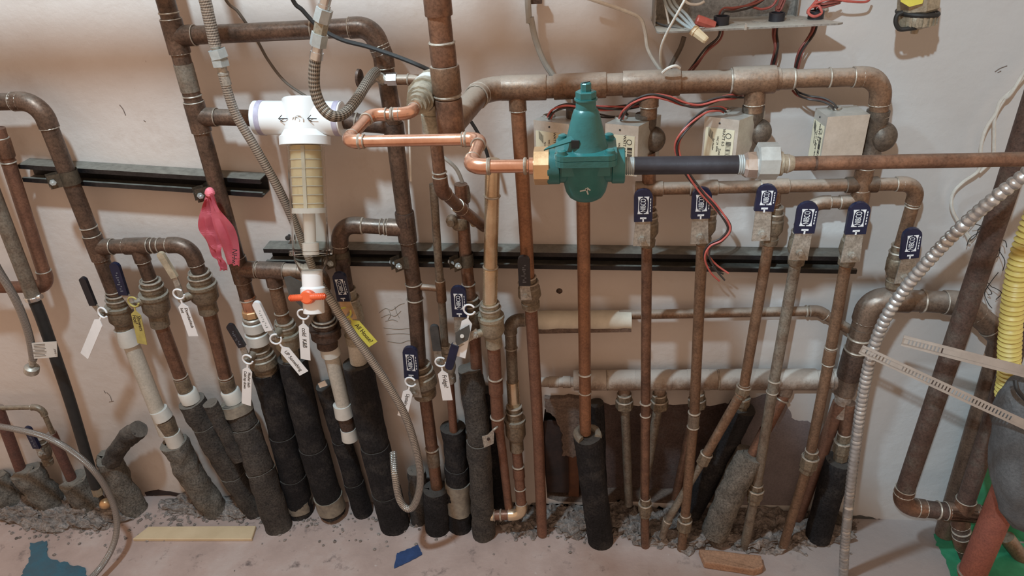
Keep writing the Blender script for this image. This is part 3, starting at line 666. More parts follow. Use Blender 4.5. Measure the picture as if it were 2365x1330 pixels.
# ================================================================== left end: hot supply risers
run('brown copper riser with an elbow at the left edge, feeding the hot valves', [(-520, 249, .063), (90, 233, .063), (268, 685, .063)], .0175, 'cum',
    branches=[([(229, 568, .063), (437, 565, .063), (462, 632, .063)], .0165), ([(318, 566, .063), (350, 655, .063)], .0155)],
    rings=[(35, 234), (66, 233), (204, 524), (250, 565), (356, 565), (369, 565), (262, 672), (355, 640)])
run('thin reddish copper pipe bending left beside the grey conduit', [(-6, 296, .06), (112, 662, .06), (-420, 668, .06)], .0145, 'cured', cps=[(2, 318, 16, 362, .003, 'cu')], rings=[(3, 318), (106, 624), (14, 375)])
bm = B(); tube(bm, [P(-180, 20, .105), P(78, 690, .098)], .0155); solo('conduit', 'grey green metal conduit slanting behind the left flexible hose', 'conduit', bm, M['cugrey'], P(78, 690, .075))
t, pth = hose('black rubber hose clamped to the grey conduit, running down to the brass ball', [(74, 682, .098), (100, 745, .098), (160, 920, .098), (205, 1070, .10), (222, 1125, .10)], .0135, 'black', 'rubber_hose')
stub_nut(t, pth[0] - Vector((0, 0, .0)), (pth[1] - pth[0]).normalized(), .018, 'chrome', .012, 20, 'hose_clamp')
bm = B(); tube(bm, [P(62, 694, .10), P(96, 684, .10)], .006, 10); t.part('clamp_screw', bm, M['chrome'])
stub_nut(t, pth[-1], (pth[-1] - pth[-2]).normalized(), .014, 'bronze', .028, 6, 'ferrule')
bm = B(); q = P(243, 1163, .10); bmesh.ops.create_uvsphere(bm, u_segments=20, v_segments=12, radius=.0155)
bmesh.ops.translate(bm, vec=q, verts=bm.verts)
for f in bm.faces: f.smooth = True
solo('brass_ball', 'shiny brass ball fitting at the foot of the black hose', 'fitting', bm, M['brassbr'], q)
# valves of the hot side
BLK = 'black-handled and blue-handled valves on the hot risers'
valve('dusty valve with black handle, first on the hot branch from the left', (267, 680, .063), (291, 768, .063), .0175, (237, 724, .098), (216, 704, .10), (190, 640, .10), .016, 'blk', style='big')
valve('bulky dusty valve whose dark blue handle carries the yellow shower tag', (347, 648, .063), (371, 752, .063), .0185, (309, 702, .10), (287, 680, .10), (263, 606, .10), .022, 'blue', 'brass', 'print', 'big')
valve('bulky dusty valve with paper-wrapped handle at the end of the hot branch', (459, 628, .063), (483, 722, .063), .0185, (421, 690, .10), (404, 640, .10), (368, 582, .10), .016, 'card', style='big', lm='steel')
run('brown copper drop below the middle hot valve', [(371, 748, .063), (430, 905, .063)], .0165, 'cu', rings=[(417, 868)], cps=[(419, 872, 429, 900, .002, 'brass')])
run('brown copper drop below the paper-wrapped valve', [(483, 718, .063), (529, 902, .063)], .0165, 'cu', rings=[(517, 870)], cps=[(519, 874, 528, 898, .002, 'brass')])
t, _ = run('dusty white plastic drop below the leftmost black-handled valve', [(291, 764, .063), (384, 1000, .063)], .0190, 'pvcd', 'plastic_pipe', fat=.003)
bm = B(); a, b = P(287, 757, .063), P(301, 792, .063); lathe(bm, a, b - a, [(0, .024), ((b - a).length, .025)]); t.part('socket', bm, M['nylon'])
bm = B(); a, b = P(366, 945, .063), P(378, 965, .063); lathe(bm, a, b - a, [(0, .0225), ((b - a).length, .024)]); t.part('socket', bm, M['nylon'])
bm = B(); a, b = P(380, 968, .063), P(396, 1000, .063); lathe(bm, a, b - a, [(0, .021), (.006, .023), ((b - a).length, .019)], 16); rough_up(bm, .003, 60); t.part('threaded_adapter', bm, M['brass'])
bm = B(); a, b = P(395, 998, .063), P(407, 1025, .063); lathe(bm, a, b - a, [(0, .0225), ((b - a).length, .022)]); t.part('socket', bm, M['nylon'])
for lb, a, b in (('white nylon coupling under the middle hot copper drop', (431, 902), (442, 925)), ('white nylon coupling under the last hot copper drop', (530, 900), (541, 925))):
    bm = B(); A, Bq = P(*a, .063), P(*b, .063); lathe(bm, A, Bq - A, [(0, .0215), (.003, .0235), ((Bq - A).length, .0235)]); solo('coupling', lb, 'coupling', bm, M['nylon'], A, 'white couplings on the hot drops')
foam('grey wrapped sleeve below the white plastic drop', [(402, 1022, .06), (450, 1110, .055), (510, 1192, .05)], .036, 'foamg', lump=.007, inner=.6)
foam('split black foam sleeve below the middle hot drop', [(442, 925, .062), (520, 1060, .048), (600, 1186, .040)], .035, 'foamd', (.22, .6), .004)
foam('short slit foam offcut lying on the split sleeve', [(486, 930, .104), (513, 985, .102), (553, 1060, .100)], .019, 'foamd', (), .003)
foam('dusty black foam sleeve with a taped grey top below the last hot drop', [(543, 928, .064), (586, 1040, .082), (645, 1216, .094)], .036, 'foamd', (.28, .62), .005, tape=((.0, .17),))
# loop tags
tag('blank white loop tag on the leftmost black valve handle', (237, 722, .112), (195, 822), 'wht')
tag('yellow loop tag reading Showers Hot', (308, 697, .115), (329, 794), 'yeld', (('Showers', .22), ('Hot?', -.22)), size=.0135)
tag('white loop tag reading Downbathtub hot', (413, 679, .115), (447, 776), 'wht', (('Downbathtub', .22), ('hot', -.22)), size=.0105)
# small things in the lower left corner
run('thin dusty pipe bent over the red stub in the lower left corner', [(-300, 950, .05), (95, 940, .05), (126, 1010, .05)], .0065, 'brass', rb=.02)
run('short red pipe rising from the dusty wrap by the left edge', [(-6, 940, .05), (50, 1090, .055)], .0145, 'redpipe2')
run('red pipe entering the dusty wrap beneath the bent thin pipe', [(118, 1000, .05), (172, 1120, .055)], .0135, 'redpipe2')
valve('small dusty valve with a dark blue handle in the lower left corner', (92, 1010, .045), (112, 1070, .045), .010, (96, 1045, .07), (86, 1034, .072), (62, 985, .072), .020, 'blue', 'brass', 'print')
foam('dusty grey wrap below the leftmost red pipe', [(60, 1085, .06), (110, 1150, .06), (160, 1205, .055)], .040, 'foamg', lump=.008)
foam('dusty grey wrap below the second red pipe', [(170, 1108, .06), (205, 1160, .06), (232, 1200, .06)], .040, 'foamg', lump=.007)
foam('ragged grey lump of wrap at the left edge of the floor', [(-20, 1110, .05), (30, 1160, .05), (60, 1200, .05)], .045, 'foamg', lump=.010)
foam('curled open offcut of grey foam pointing up to the right', [(322, 990, .075), (285, 1020, .07), (255, 1070, .06)], .026, 'foamd', lump=.005, inner=.7)
foam('crumpled grey foam piece leaning down beside the brass ball', [(250, 1055, .055), (275, 1110, .055), (322, 1200, .06)], .034, 'foamg', lump=.008)

# grey hose with caution label, and the big braided loop
t, pth = hose('grey flexible hose with a white caution label hanging at the left edge', [(-330, 330, .2), (-150, 470, .16), (-40, 570, .14), (0, 630, .14), (40, 700, .14), (66, 770, .14), (77, 830, .14)], .0088, 'braidlt')
bm = B(); a = P(70, 792, .145); b = P(131, 788, .145); c = P(133, 824, .145); d_ = P(73, 829, .145); prism(bm, [a, b, c, d_], side_normal(b - a, .3), .0012); lb = t.part('caution_label', bm, M['paper'])
uu = (b - a).normalized(); nn = side_normal(uu, .3); vv = nn.cross(uu)
bm = B()
for i in range(9): box(bm, a.lerp(d_, .12 + .09 * i) + uu * .024 + nn * .001, .036 * random.uniform(.7, 1), .0008, .0002, uu, vv, nn)
t.part('fine_print', bm, M['ink'], lb)
t.text('! CAUTION', b.lerp(c, .5) - uu * .006 + nn * .001, vv, -uu, .006, M['ink'], lb)
bm = B(); lathe(bm, P(76, 826, .14), P(73, 850, .14) - P(76, 826, .14), [(0, .0085), (.012, .0085), (.012, .007), (.024, .007)], 16); t.part('ferrule', bm, M['steel'])
bm = B(); lathe(bm, P(74, 845, .14), P(72, 866, .14) - P(74, 845, .14), [(0, .010), (.004, .0165), (.020, .0165), (.022, .014)], 12); t.part('hose_nut', bm, M['steel'])
hose('large braided hose looping over the floor at the lower left', [(-420, 1010, .14), (-220, 980, .15), (-60, 980, .16), (40, 992, .17), (130, 1020, .18), (215, 1085, .19), (262, 1165, .20), (268, 1235, .23), (240, 1300, .28), (190, 1350, .34), (90, 1410, .42), (-60, 1450, .48)], .0078, 'braidlt')

# ================================================================== main cold riser and its branches
Mr = run('tall dark copper riser clamped to the upper strut, with two side tees', [up(382, 0, .065, 2.25), (382, 0, .065), (559, 640, .065), (572, 690, .065)], .0175, 'cum',
    branches=[([(411, 82, .065), (858, 62, .065), (885, 130, .065), (905, 260, .065), (926, 430, .065), (957, 670, .065), (969, 850, .065)], .0175), ([(447, 272, .065), (592, 273, .065)], .0165), ([(553, 622, .065), (690, 627, .065), (741, 632, .065), (750, 745, .065)], .0175, 'cud'), ([(628, 625, .065), (656, 745, .065)], .0155, 'cud'), ([(928, 528, .065), (784, 518, .065), (786, 590, .065)], .0165)],
    rings=[(386, 30), (446, 82), (812, 64), (886, 122), (432, 224), (492, 272), (956, 690), (950, 655), (722, 67), (585, 622), (655, 720), (890, 526), (880, 525), (838, 520)], cps=[(420, 148, 436, 212, .001, 'cugrey'), (925, 490, 934, 522, .003, 'cudk'), (902, 285, 908, 320, .003, 'cudk')])
run('stub of small copper joining the dark riser to the thin pipe', [(955, 661, .065), (1019, 667, .065)], .0075, 'cud', fat=.003)
run('shiny red copper stub above the white-handled valve', [(571, 684, .065), (580, 716, .065)], .0175, 'cubr', sold=False, rings=[(572, 690)])
t = T('plastic_union', 'white plastic union rings under the shiny copper stub', 'fitting', P(580, 716, .065))
bm = B(); a = P(579, 714, .065); ax = P(600, 800, .065) - a; ax.normalize(); stub_nut(t, a, ax, .022, 'brassbr', .018, 8)
for i, (s_, h_, r_, mm) in enumerate(((.020, .010, .024, 'steel'), (.032, .026, .0265, 'nylon'), (.060, .004, .022, 'steel'), (.065, .030, .0275, 'nylon'))):
    bm = B(); lathe(bm, a + ax * s_, ax, [(0, r_ * .9), (.002, r_), (h_ - .002, r_), (h_, r_ * .92)]); t.part('union_ring', bm, M[mm])
valve('brass valve with a slim black handle, left of the white-handled one', (600, 806, .065), (616, 862, .065), .019, (571, 830, .105), (560, 800, .108), (529, 748, .108), .018, 'blk', 'brass', 'print', 'small')
valve('brass valve with a slim white handle', (656, 742, .065), (672, 830, .065), .0175, (634, 775, .108), (622, 762, .11), (590, 696, .11), .0185, 'wht', 'bronze', 'print', 'big', lm='galv')
tag('white loop tag reading Washer bath Cold tap down', (572, 830, .122), (569, 934), 'wht', (('Washer bath', .22), ('Cold tap down', -.20)), size=.0098)
tag('white loop tag reading UP Something', (637, 783, .122), (702, 862), 'wht', (('UP Something', -.02),), size=.0118)
tag('white loop tag reading cold K&B', (700, 726, .125), (706, 830), 'wht', (('cold  K&B', 0),), size=.0145)
# dark lever plate and house valve behind the filter
t = T('valve_lever_plate', 'dark grey flat lever plate behind the white filter outlet', 'lever', P(700, 712, .10))
bm = B(); q = [P(656, 640, .105), P(670, 638, .105), P(712, 660, .10), P(722, 715, .10), P(698, 710, .10), P(668, 680, .105)]; prism(bm, q, Vector((0, -1, .1)).normalized(), .003); bevel(bm, .001, 1); t.part('plate', bm, M['iron'])
bm = B(); tube(bm, [P(706, 705, .105), P(716, 712, .06)], .006, 10); t.part('pin', bm, M['steel'])
valve('dark brown valve below the white filter outlet', (748, 735, .065), (757, 800, .065), .021, None, None, None, 0, bmt='cudk', style='big')
valve('brass valve with an upright blue handle and the yellow house tag', (800, 668, .06), (822, 790, .06), .0165, (808, 726, .105), (795, 694, .108), (782, 628, .108), .030, 'blue', 'bronze', 'logo', 'small', lm='brassbr')
run('dark copper drop from the elbow down to the house valve', [(786, 586, .065), (801, 676, .062)], .0165, 'cudk', cps=[(783, 592, 785, 612, .003)])
tag('yellow loop tag reading All House', (797, 722, .125), (862, 795), 'yel', (('All House?', .05),), size=.0138)
t, _ = run('dusty white plastic drop between the foam sleeves', [(758, 790, .062), (796, 945, .060)], .0185, 'pvcd', 'plastic_pipe')
bm = B(); a, b = P(757, 786, .062), P(765, 818, .062); lathe(bm, a, b - a, [(0, .0225), ((b - a).length, .024)]); t.part('socket', bm, M['nylon'])
bm = B(); a, b = P(790, 932, .060), P(796, 958, .060); lathe(bm, a, b - a, [(0, .023), ((b - a).length, .0245)]); t.part('socket', bm, M['nylon'])
bm = B(); a, b = P(796, 958, .060), P(806, 995, .060); lathe(bm, a, b - a, [(0, .018), (.006, .0205), ((b - a).length, .018)]); rough_up(bm, .003, 60); t.part('threaded_adapter', bm, M['cudk'])
bm = B(); a, b = P(804, 988, .060), P(809, 1012, .060); lathe(bm, a, b - a, [(0, .020), ((b - a).length, .022)]); t.part('socket', bm, M['nylon'])
bm = B(); a, b = P(822, 785, .058), P(829, 835, .058); tube(bm, [a, b], .021); solo('plastic_pipe', 'short dusty white plastic drop below the house valve', 'pipe', bm, M['pvcd'], a)
FG = 'black foam sleeves on the cold drops'
foam('black foam sleeve below the slim black handle, taped at its foot', [(612, 852, .060), (655, 1010, .045), (695, 1184, .040)], .036, 'foam', (.46, .72), .002, tape=((.86, .96),))
foam('black foam sleeve below the white-handled valve, taped at its foot', [(675, 825, .062), (715, 1000, .056), (768, 1180, .052)], .037, 'foam', (.56,), .002, tape=((.86, .97),))
foam('slim black foam sleeve beside the white plastic drop', [(752, 890, .040), (788, 1010, .038), (840, 1188, .036)], .026, 'foam', (.5, .74), .002)
foam('thick black foam sleeve below the house valve', [(826, 838, .058), (862, 1010, .066), (916, 1226, .078)], .039, 'foam', (.52, .75), .002)
bm = B(); prism(bm, [P(735, 885, .08), P(750, 878, .08), P(756, 890, .08), P(740, 896, .08)], Vector((0, -1, .4)).normalized(), .004); rough_up(bm, .002, 80); solo('foam_chip', 'small white chip of foam on top of the slim sleeve', 'foam', bm, M['tip'], P(745, 888, .08))

# ================================================================== spin-down filter
t = T('sediment_filter', 'white sediment filter with a clear bowl and cream cartridge', 'filter', P(707, 270, .07)); f0 = P(695, 270, .075)
hx = (P(790, 272, .075) - P(592, 272, .075)).normalized()
def fa(px, py): return P(px, py, Dx(px, py, f0.x + .018))
a = P(590, 272, .075); b = P(792, 274, .075); hx = (b - a).normalized(); L = (b - a).length
bm = B(); lathe(bm, a, hx, [(0, .030), (.001, .0335), (.008, .0335), (L - .008, .0335), (L - .001, .0335), (L, .030)], 28); t.part('cross_pipe', bm, M['pvc'])
for q in (.010, L - .014):
    bm = B(); lathe(bm, a + hx * q, hx, [(0, .0345), (.010, .0345)], 28); t.part('primer_band', bm, M['primer'])
ce = a.lerp(b, .5); top = fa(700, 238); bot = fa(725, 722); ax = (bot - top).normalized()
ctr = P(702, 272, .075)
def on(py):  # point on the bowl axis seen at image height py
    lo, hi = 0.0, 1.2
    for _ in range(40):
        md = (lo + hi) / 2
        if pj(ctr + ax * (md - .2))[1] < py: lo = md
        else: hi = md
    return lo - .2
Y = {k: on(k) for k in (238, 300, 312, 335, 338, 226, 480, 492, 578, 588, 598, 622, 628, 660, 672, 690, 722)}
bm = B(); lathe(bm, ctr, ax, [(Y[226], .037), (Y[226] + .003, .0405), (Y[300] - .004, .0405), (Y[300], .040), (Y[312], .046), (Y[312] + .003, .050), (Y[335], .050)], 32); t.part('tee_body', bm, M['pvc'])
pf = [(Y[338], .0365), (Y[578] - .001, .0365), (Y[578], .043), (Y[588], .043), (Y[588] + .001, .0345), (Y[598], .0345), (Y[622], .026), (Y[628], .023)]
bm = B(); lathe(bm, ctr, ax, pf + [(q - (.001 if i < 2 else 0), min(r, .0365) - .0025) for i, (q, r) in reversed(list(enumerate(pf)))], 36, caps=False); t.part('clear_bowl', bm, M['clear'])
bm = B(); lathe(bm, ctr, ax, [(Y[335] + .001, .030), (Y[480], .030)], 28); c_ = t.part('cartridge', bm, M['filter'])
nb = Vector((0, -1, .35)); nb = (nb - ax * nb.dot(ax)).normalized(); sd = ax.cross(nb)
bm = B()
for k in range(7): ring_torus(bm, ctr + ax * (Y[338] + (Y[480] - Y[338]) * (k + .5) / 7), ax, .0302, .0016, 28, 6)
box(bm, ctr + ax * ((Y[338] + Y[480]) / 2) + nb * .029 - sd * .006, Y[480] - Y[338], .007, .005, ax, sd, nb)
t.part('cartridge_ribs', bm, M['whitefoam'], c_)
bm = B(); lathe(bm, ctr, ax, [(Y[480], .0335), (Y[492], .0335)], 28); t.part('retaining_ring', bm, M['pvc'])
bm = B(); lathe(bm, ctr, ax, [(Y[492], .0125), (Y[578] - .016, .0115), (Y[578] - .015, .0165), (Y[588], .0165)], 20); t.part('inner_tube', bm, M['pvc'])
bm = B(); lathe(bm, ctr, ax, [(Y[628] - .004, .021), (Y[660], .021), (Y[660] + .004, .025), (Y[672], .025), (Y[690], .025), (Y[690], .0215), (Y[722], .0215)], 28); t.part('drain_valve_body', bm, M['pvc'])
hc = ctr + ax * ((Y[672] + Y[690]) / 2) + nb * .025; hs = (P(780, 679, .24) - P(692, 684, .24)).normalized()
bm = B(); lathe(bm, hc - nb * .004, nb, [(0, .015), (.014, .014), (.016, .011)], 20); hh = t.part('drain_handle', bm, M['orange'])
bm = B()
for sg in (-1, 1):
    tube(bm, [hc + hs * sg * .008 + nb * .006, hc + hs * sg * .030 + nb * .006, hc + hs * sg * .0385 + nb * .006], [.0075, .0062, .0045], 12)
    for k in range(7): ring_torus(bm, hc + hs * sg * (.014 + .0035 * k) + nb * .006, hs, .0062, .0011, 14, 5)
t.part('handle_wing', bm, M['orange'], hh)
# flow arrows and moulded crescent on the body
for px in (655, 722):
    c = P(px, 274, .112); bm = B(); u_ = -hx; v_ = Vector((0, 0, 1)); n_ = Vector((0, -1, 0))
    box(bm, c, .016, .0014, .0006, u_, v_, n_)
    for sg in (-1, 1): box(bm, c + u_ * .006 + v_ * sg * .0035, .011, .0014, .0006, (u_ - v_ * sg * .9).normalized(), (v_ + u_ * sg * .9).normalized(), n_)
    t.part('flow_arrow', bm, M['ink'])
bm = B(); ring_torus(bm, P(690, 275, .116), Vector((0, -1, .2)), .008, .0012, 20, 6, .55, Vector((0, 0, 1)), .45); ring_torus(bm, P(683, 277, .116), Vector((0, -1, .2)), .007, .001, 20, 6, .5, Vector((0, 0, 1)), .45); t.part('moulded_mark', bm, M['pvc'])
run('brown copper stub joining the white filter to the dark riser', [(790, 276, .068), (835, 284, .066), (905, 290, .065)], .0175, 'cudk', rings=[(822, 282), (838, 284)], sold=False)

# ================================================================== upper hoses and cables
t, pth = hose('wide braided hose hanging from above beside the tall riser', [up(440, -60, .12, 2.1), up(445, -40, .12, 1.75), (462, -40, .12), (480, 30, .12), (497, 105, .12)], .0108, 'braid')
bm = B(); a, b = P(494, 95, .12), P(500, 116, .12); lathe(bm, a, b - a, [(0, .0105), (.010, .0105), (.012, .008), ((b - a).length, .008)], 16); t.part('ferrule', bm, M['steel'])
t, pth = hose('long thin braided hose passing behind the filter and looping low', [(514, 166, .12), (522, 198, .12), (545, 265, .12), (592, 345, .12), (648, 445, .115), (690, 540, .11), (732, 640, .12), (764, 693, .14), (792, 738, .15), (822, 782, .16), (862, 838, .17), (897, 890, .18), (938, 965, .19), (966, 1060, .20), (970, 1120, .20), (957, 1165, .20), (940, 1174, .20), (922, 1150, .19), (912, 1095, .17), (908, 1045, .12)], .0090, 'braid')
bm = B(); a, b = P(500, 114, .12), P(508, 134, .12); lathe(bm, a, b - a, [(0, .0175), ((b - a).length, .0175)], 6, smooth=False); t.part('hex_nut', bm, M['galv'])
bm = B(); a, b = P(506, 132, .12), P(511, 152, .12); lathe(bm, a, b - a, [(0, .014), (.004, .014), (.004, .0165), ((b - a).length, .0165)], 6, smooth=False); t.part('hex_nut', bm, M['galv'])
bm = B(); a, b = P(510, 150, .12), P(524, 196, .12); lathe(bm, a, b - a, [(0, .009), (.014, .009), (.014, .0105), (.018, .0105), (.018, .0092), ((b - a).length, .0095)], 16); t.part('ferrule', bm, M['steel'])
dH = .30
t, pth = hose('short dark braided hose curving up to the angle stop', [(730, 128, dH), (726, 160, dH), (727, 205, dH), (742, 245, dH), (768, 268, dH), (795, 262, .28), (822, 232, .24), (845, 195, .19), (858, 175, .14), (868, 166, .11)], .0092, 'braiddk', ends=())
for nm, a, b, pf, sg, mm in (('ferrule', (757, -20), (747, 22), [(0, .0085), (.02, .0085), (.02, .0098), (1, .0098)], 16, 'chrome'), ('hex_nut', (750, 20), (742, 50), [(0, .0135), (1, .0135)], 6, 'galv'), ('nipple', (744, 48), (738, 80), [(0, .011), (1, .011)], 6, 'bronze'),
                         ('hex_nut', (739, 77), (734, 106), [(0, .0135), (1, .0135)], 6, 'galv'), ('ferrule', (735, 104), (730, 136), [(0, .0088), (.5, .0088), (.5, .0104), (1, .0104)], 16, 'chrome')):
    a, b = P(*a, dH), P(*b, dH); L = (b - a).length; bm = B(); lathe(bm, a, b - a, [(q * L if q <= 1 and q != .02 else q, r) for q, r in pf], sg, smooth=sg > 6); t.part(nm, bm, M[mm])
bm = B(); tube(bm, smooth_path([P(757, -16, dH), up(762, -40, dH, 1.6), up(775, -60, dH + .03, 1.9)], 8), .0085); t.part('upper_braid', bm, M['braid'])
t = T('angle_stop', 'chrome angle stop with an oval handle at the end of the dark hose', 'valve', P(880, 180, .10))
bm = B(); a, b = P(862, 172, .10), P(890, 186, .10); tube(bm, [a, b], .010); t.part('body', bm, M['steel'])
bm = B(); lathe(bm, P(888, 183, .10), Vector((1, 0, 0)), [(0, .009), (.006, .009), (.006, .0125), (.024, .0125)], 6, smooth=False); t.part('hex_nut', bm, M['chrome'])
bm = B(); lathe(bm, P(838, 205, .12), P(862, 185, .10) - P(838, 205, .12), [(0, .007), (.008, .0085), (.02, .006), (.03, .006)], 12); t.part('stem', bm, M['steel'])
bm = B(); lathe(bm, P(826, 180, .13), Vector((.97, -.2, -.1)), [(0, .004), (.001, .0125), (.006, .0125), (.008, .004)], 20); 
for v_ in bm.verts: v_.co.z = (v_.co.z - P(826, 180, .13).z) * 1.35 + P(826, 180, .13).z
t.part('oval_handle', bm, M['cudk'])
run('dusty short copper arm from the angle stop towards the big riser', [(905, 184, .10), (1010, 184, .10)], .0095, 'cud', rings=[(943, 184)])
cable('thin brown cable sagging behind the upper copper branch', [up(470, -60, .02, 1.9), up(490, -40, .02, 1.55), (512, -20, .02), (552, 30, .02), (592, 90, .02), (620, 140, .02), (660, 190, .02), (716, 228, .03)], .0030, 'brwire')
cable('black cable running from the top edge down to the big riser', [up(600, -60, .10, 1.9), up(640, -40, .10, 1.55), (668, -20, .10), (700, 25, .10), (740, 65, .10), (790, 92, .10), (850, 108, .10), (920, 132, .11), (965, 150, .12), (1000, 166, .13)], .0042, 'black')
cable('black cable behind the bright copper elbows', [(1075, 262, .04), (1095, 292, .04), (1112, 322, .04), (1124, 352, .04), (1132, 385, .04)], .0036, 'black')
cable('grey capillary cable arching over to the clamped pipe', [(998, 335, .05), (1006, 352, .05), (1030, 368, .05), (1055, 392, .05), (1070, 428, .05), (1073, 450, .05)], .0042, 'cable')
cable('thin white rod hanging behind the bright copper run', [(944, 268, .12), (946, 330, .12), (949, 418, .12)], .0022, 'whtw')
cable('flat grey cable dropping behind the big copper header', [up(1214, 0, .03, 1.95), (1218, -20, .03), (1226, 40, .03), (1238, 95, .03), (1258, 145, .03), (1285, 185, .03)], .0058, 'cable')
cable('white cable looping from the top edge behind the header', [(1355, -5, .03), (1400, 10, .03), (1440, 24, .03), (1478, 42, .035), (1490, 75, .04), (1497, 115, .04), (1522, 158, .04), (1540, 175, .04)], .0034, 'whtw')
cable('thin white wire falling from the junction box to the header', [(1590, -15, .14), (1565, 30, .14), (1538, 80, .12), (1526, 115, .10), (1527, 150, .07), (1540, 175, .06)], .0022, 'whtw')
cable('short white wire end curled over the header', [(1530, 168, .115), (1542, 158, .122), (1560, 152, .122), (1570, 158, .118)], .0026, 'whtw')
bm = B(); box(bm, P(1238, 0, .02), .022, .012, .012); solo('cable_clip', 'small brown cable clip on the wall at the top edge', 'clip', bm, M['cudk'], P(1238, 0, .02))

# ================================================================== big riser, header, check valve
dQ = .31
t, sg = run('thick copper riser with stepped couplings, tallest in the middle', [up(1010, 0, dQ, 2.25), (1010, 0, dQ), (1043, 308, dQ)], .0182, 'cu', sold=False,
    cps=[(1008, -30, 1011, 36, .0030), (1016, 100, 1021, 150, .0020), (1021, 152, 1029, 216, .0050, 'cud'), (1031, 228, 1042, 306, .0040)], rings=[(1016, 99, .003), (1030, 221, .0045)])
za = P(1120, 205, .09)
hd = run('long dusty copper header along the top of the zone valves', [P(1041, 291, dQ), (1118, 204, .09), (1250, 202, .09), (1500, 192, .09), (1745, 186, .09), (1800, 182, .09)], .0205, 'cud',
    branches=[([(1193, 204, .09), (1215, 545, .09), (1220, 650, .09)], .0142, 'cuor'), ([(1343, 196, .09), (1345, 262, .09)], .0155), ([(1500, 192, .09), (1498, 272, .09)], .0155), ([(1745, 186, .09), (1741, 258, .09)], .0165)],
    cps=[(1136, 204, 1262, 202, .0030), (1279, 201, 1400, 197, .0030), (1438, 195, 1570, 190, .0035), (1690, 187, 1790, 184, .0045)], rings=[(1130, 204, .003), (1688, 187, .003)])
run('bare warm copper riser below the green valve', [(1346, 352, .092), (1347, 470, .095), (1352, 1000, .10)], .0138, 'cuor', sold=False, rings=[(1350, 862, .003), (1351, 905)])
run('narrower copper end of the header bending down to the last zone valve', [(1795, 183, .09), (2038, 176, .09), (2026, 290, .09)], .0165, 'cud', cps=[(1790, 183, 1835, 182, .002)], rings=[(1832, 182, .003), (1915, 180), (1995, 178), (2027, 268, .003)])
# check valve line behind the big riser, and the bright copper run to the pressure valve
dA = .62; z0 = P(1085, 385, dA).z; d2 = Dz(1110, 320, z0); d3 = Dz(850, 265, z0); d4 = Dz(997, 193, z0)
def Z(px, py): return P(px, py, Dz(px, py, z0))
pA = P(1250, 383, dA)
c1 = P(1085, 385, dA); c2 = Z(1110, 321); c3 = Vector((P(800, 322, d2).x, c2.y, z0)); c4 = Vector((c3.x + .001, -d3, z0)); c5 = Vector((Z(945, 266).x, -d3, z0)); c6 = Vector((c5.x, -d3 + .05, z0))
run('bright copper run zigzagging from the check valve to the pressure valve', [pA, c1, c2, c3, c4, c5, c6], .0080, 'cubr', rb=.017, fat=.0018,
    rings=[(1128, 385, .0028), (1213, 384, .0028), (1075, 319, .0028), (830, 322, .0028), (905, 266, .0028), (935, 266)])
t = T('check_valve', 'grey brass check valve tucked behind the thick riser', 'valve', c6); ax = Vector((0.02, 1, 0)).normalized()
bm = B(); lathe(bm, c6 - ax * .012, ax, [(0, .011), (.008, .011), (.008, .016), (.022, .016), (.022, .0185), (.034, .0185), (.034, .022), (.050, .024), (.062, .024), (.062, .028), (.066, .028), (.066, .026), (.13, .026), (.13, .020), (.16, .018)], 12); t.part('body', bm, M['bronze'])
bm = B(); lathe(bm, c6 + ax * .072, ax, [(0, .0265), (.022, .0265)], 24); t.part('label_band', bm, M['paper'])
e = c6 + ax * .10
bm = B(); lathe(bm, e, Vector((0, 0, -1)), [(0, .019), (.045, .019), (.045, .021), (.075, .021), (.075, .0165), (.085, .0165)], 20); t.part('outlet', bm, M['bronze'])
s0 = e + Vector((0, 0, -.08))
run('copper drop from the check valve bending right towards the clamped pipe', [s0, Vector((s0.x, s0.y, P(1002, 438, -s0.y).z)), P(1060, 478, .15), P(1118, 524, .06)], .0115, 'cu', rings=[(992, 400)], rb=.03)

# ================================================================== middle risers
run('thin grey copper pipe running straight down beside the dark riser', [(1001, 425, .065), (1012, 600, .065), (1018, 665, .065), (1028, 802, .065)], .0090, 'cugrey', cps=[(1016, 648, 1020, 695, .0025, 'cud')], rings=[(1016, 648), (1028, 798, .003)])
run('copper pipe clamped to the long strut, ending at a blue valve', [(1064, 425, .06), (1076, 600, .06), (1086, 690, .06)], .0140, 'cu', rings=[(1082, 655)])
t = T('pipe_saddle', 'grey saddle clamp with wing ears above the strut', 'clamp', P(1062, 512, .06))
bm = B(); a = P(1062, 500, .06); lathe(bm, a, Vector((0, 0, -1)), [(0, .017), (.004, .019), (.022, .019), (.026, .017)], 20); t.part('band', bm, M['brass'])
for px in (1042, 1096):
    bm = B(); c = P(px, 512, .085); lathe(bm, c + Vector((0, .012, 0)), Vector((0, -1, 0)), [(0, .012), (.010, .012), (.014, .008), (.022, .008)], 12); t.part('wing_screw', bm, M['brass'])
bm = B(); lathe(bm, P(1070, 430, .055), Vector((0, 0, -1)), [(0, .012), (.02, .014), (.035, .012)], 10); t.part('sensor_well', bm, M['brass'])
run('straight tinned copper riser standing above the large middle valve', [(1138, 369, .10), (1131, 706, .10)], .0150, 'cugold', rings=[(1135, 452, .003), (1131, 616)], cps=[(1130, 620, 1131, 700, .0012, 'cugold')], rb=.025)
valve('large dusty valve in the middle with its handle turned sideways', (1131, 700, .10), (1141, 800, .10), .0165, (1100, 772, .12), (1052, 796, .125), (1036, 852, .125), .019, 'blue', 'bronze', None, 'big')
run('red copper drop below the large middle valve ending at a clip', [(1140, 795, .10), (1150, 990, .10)], .0152, 'cured', rings=[(1146, 872, .003), (1151, 962, .003)], cps=[(1147, 878, 1149, 908, .002)])
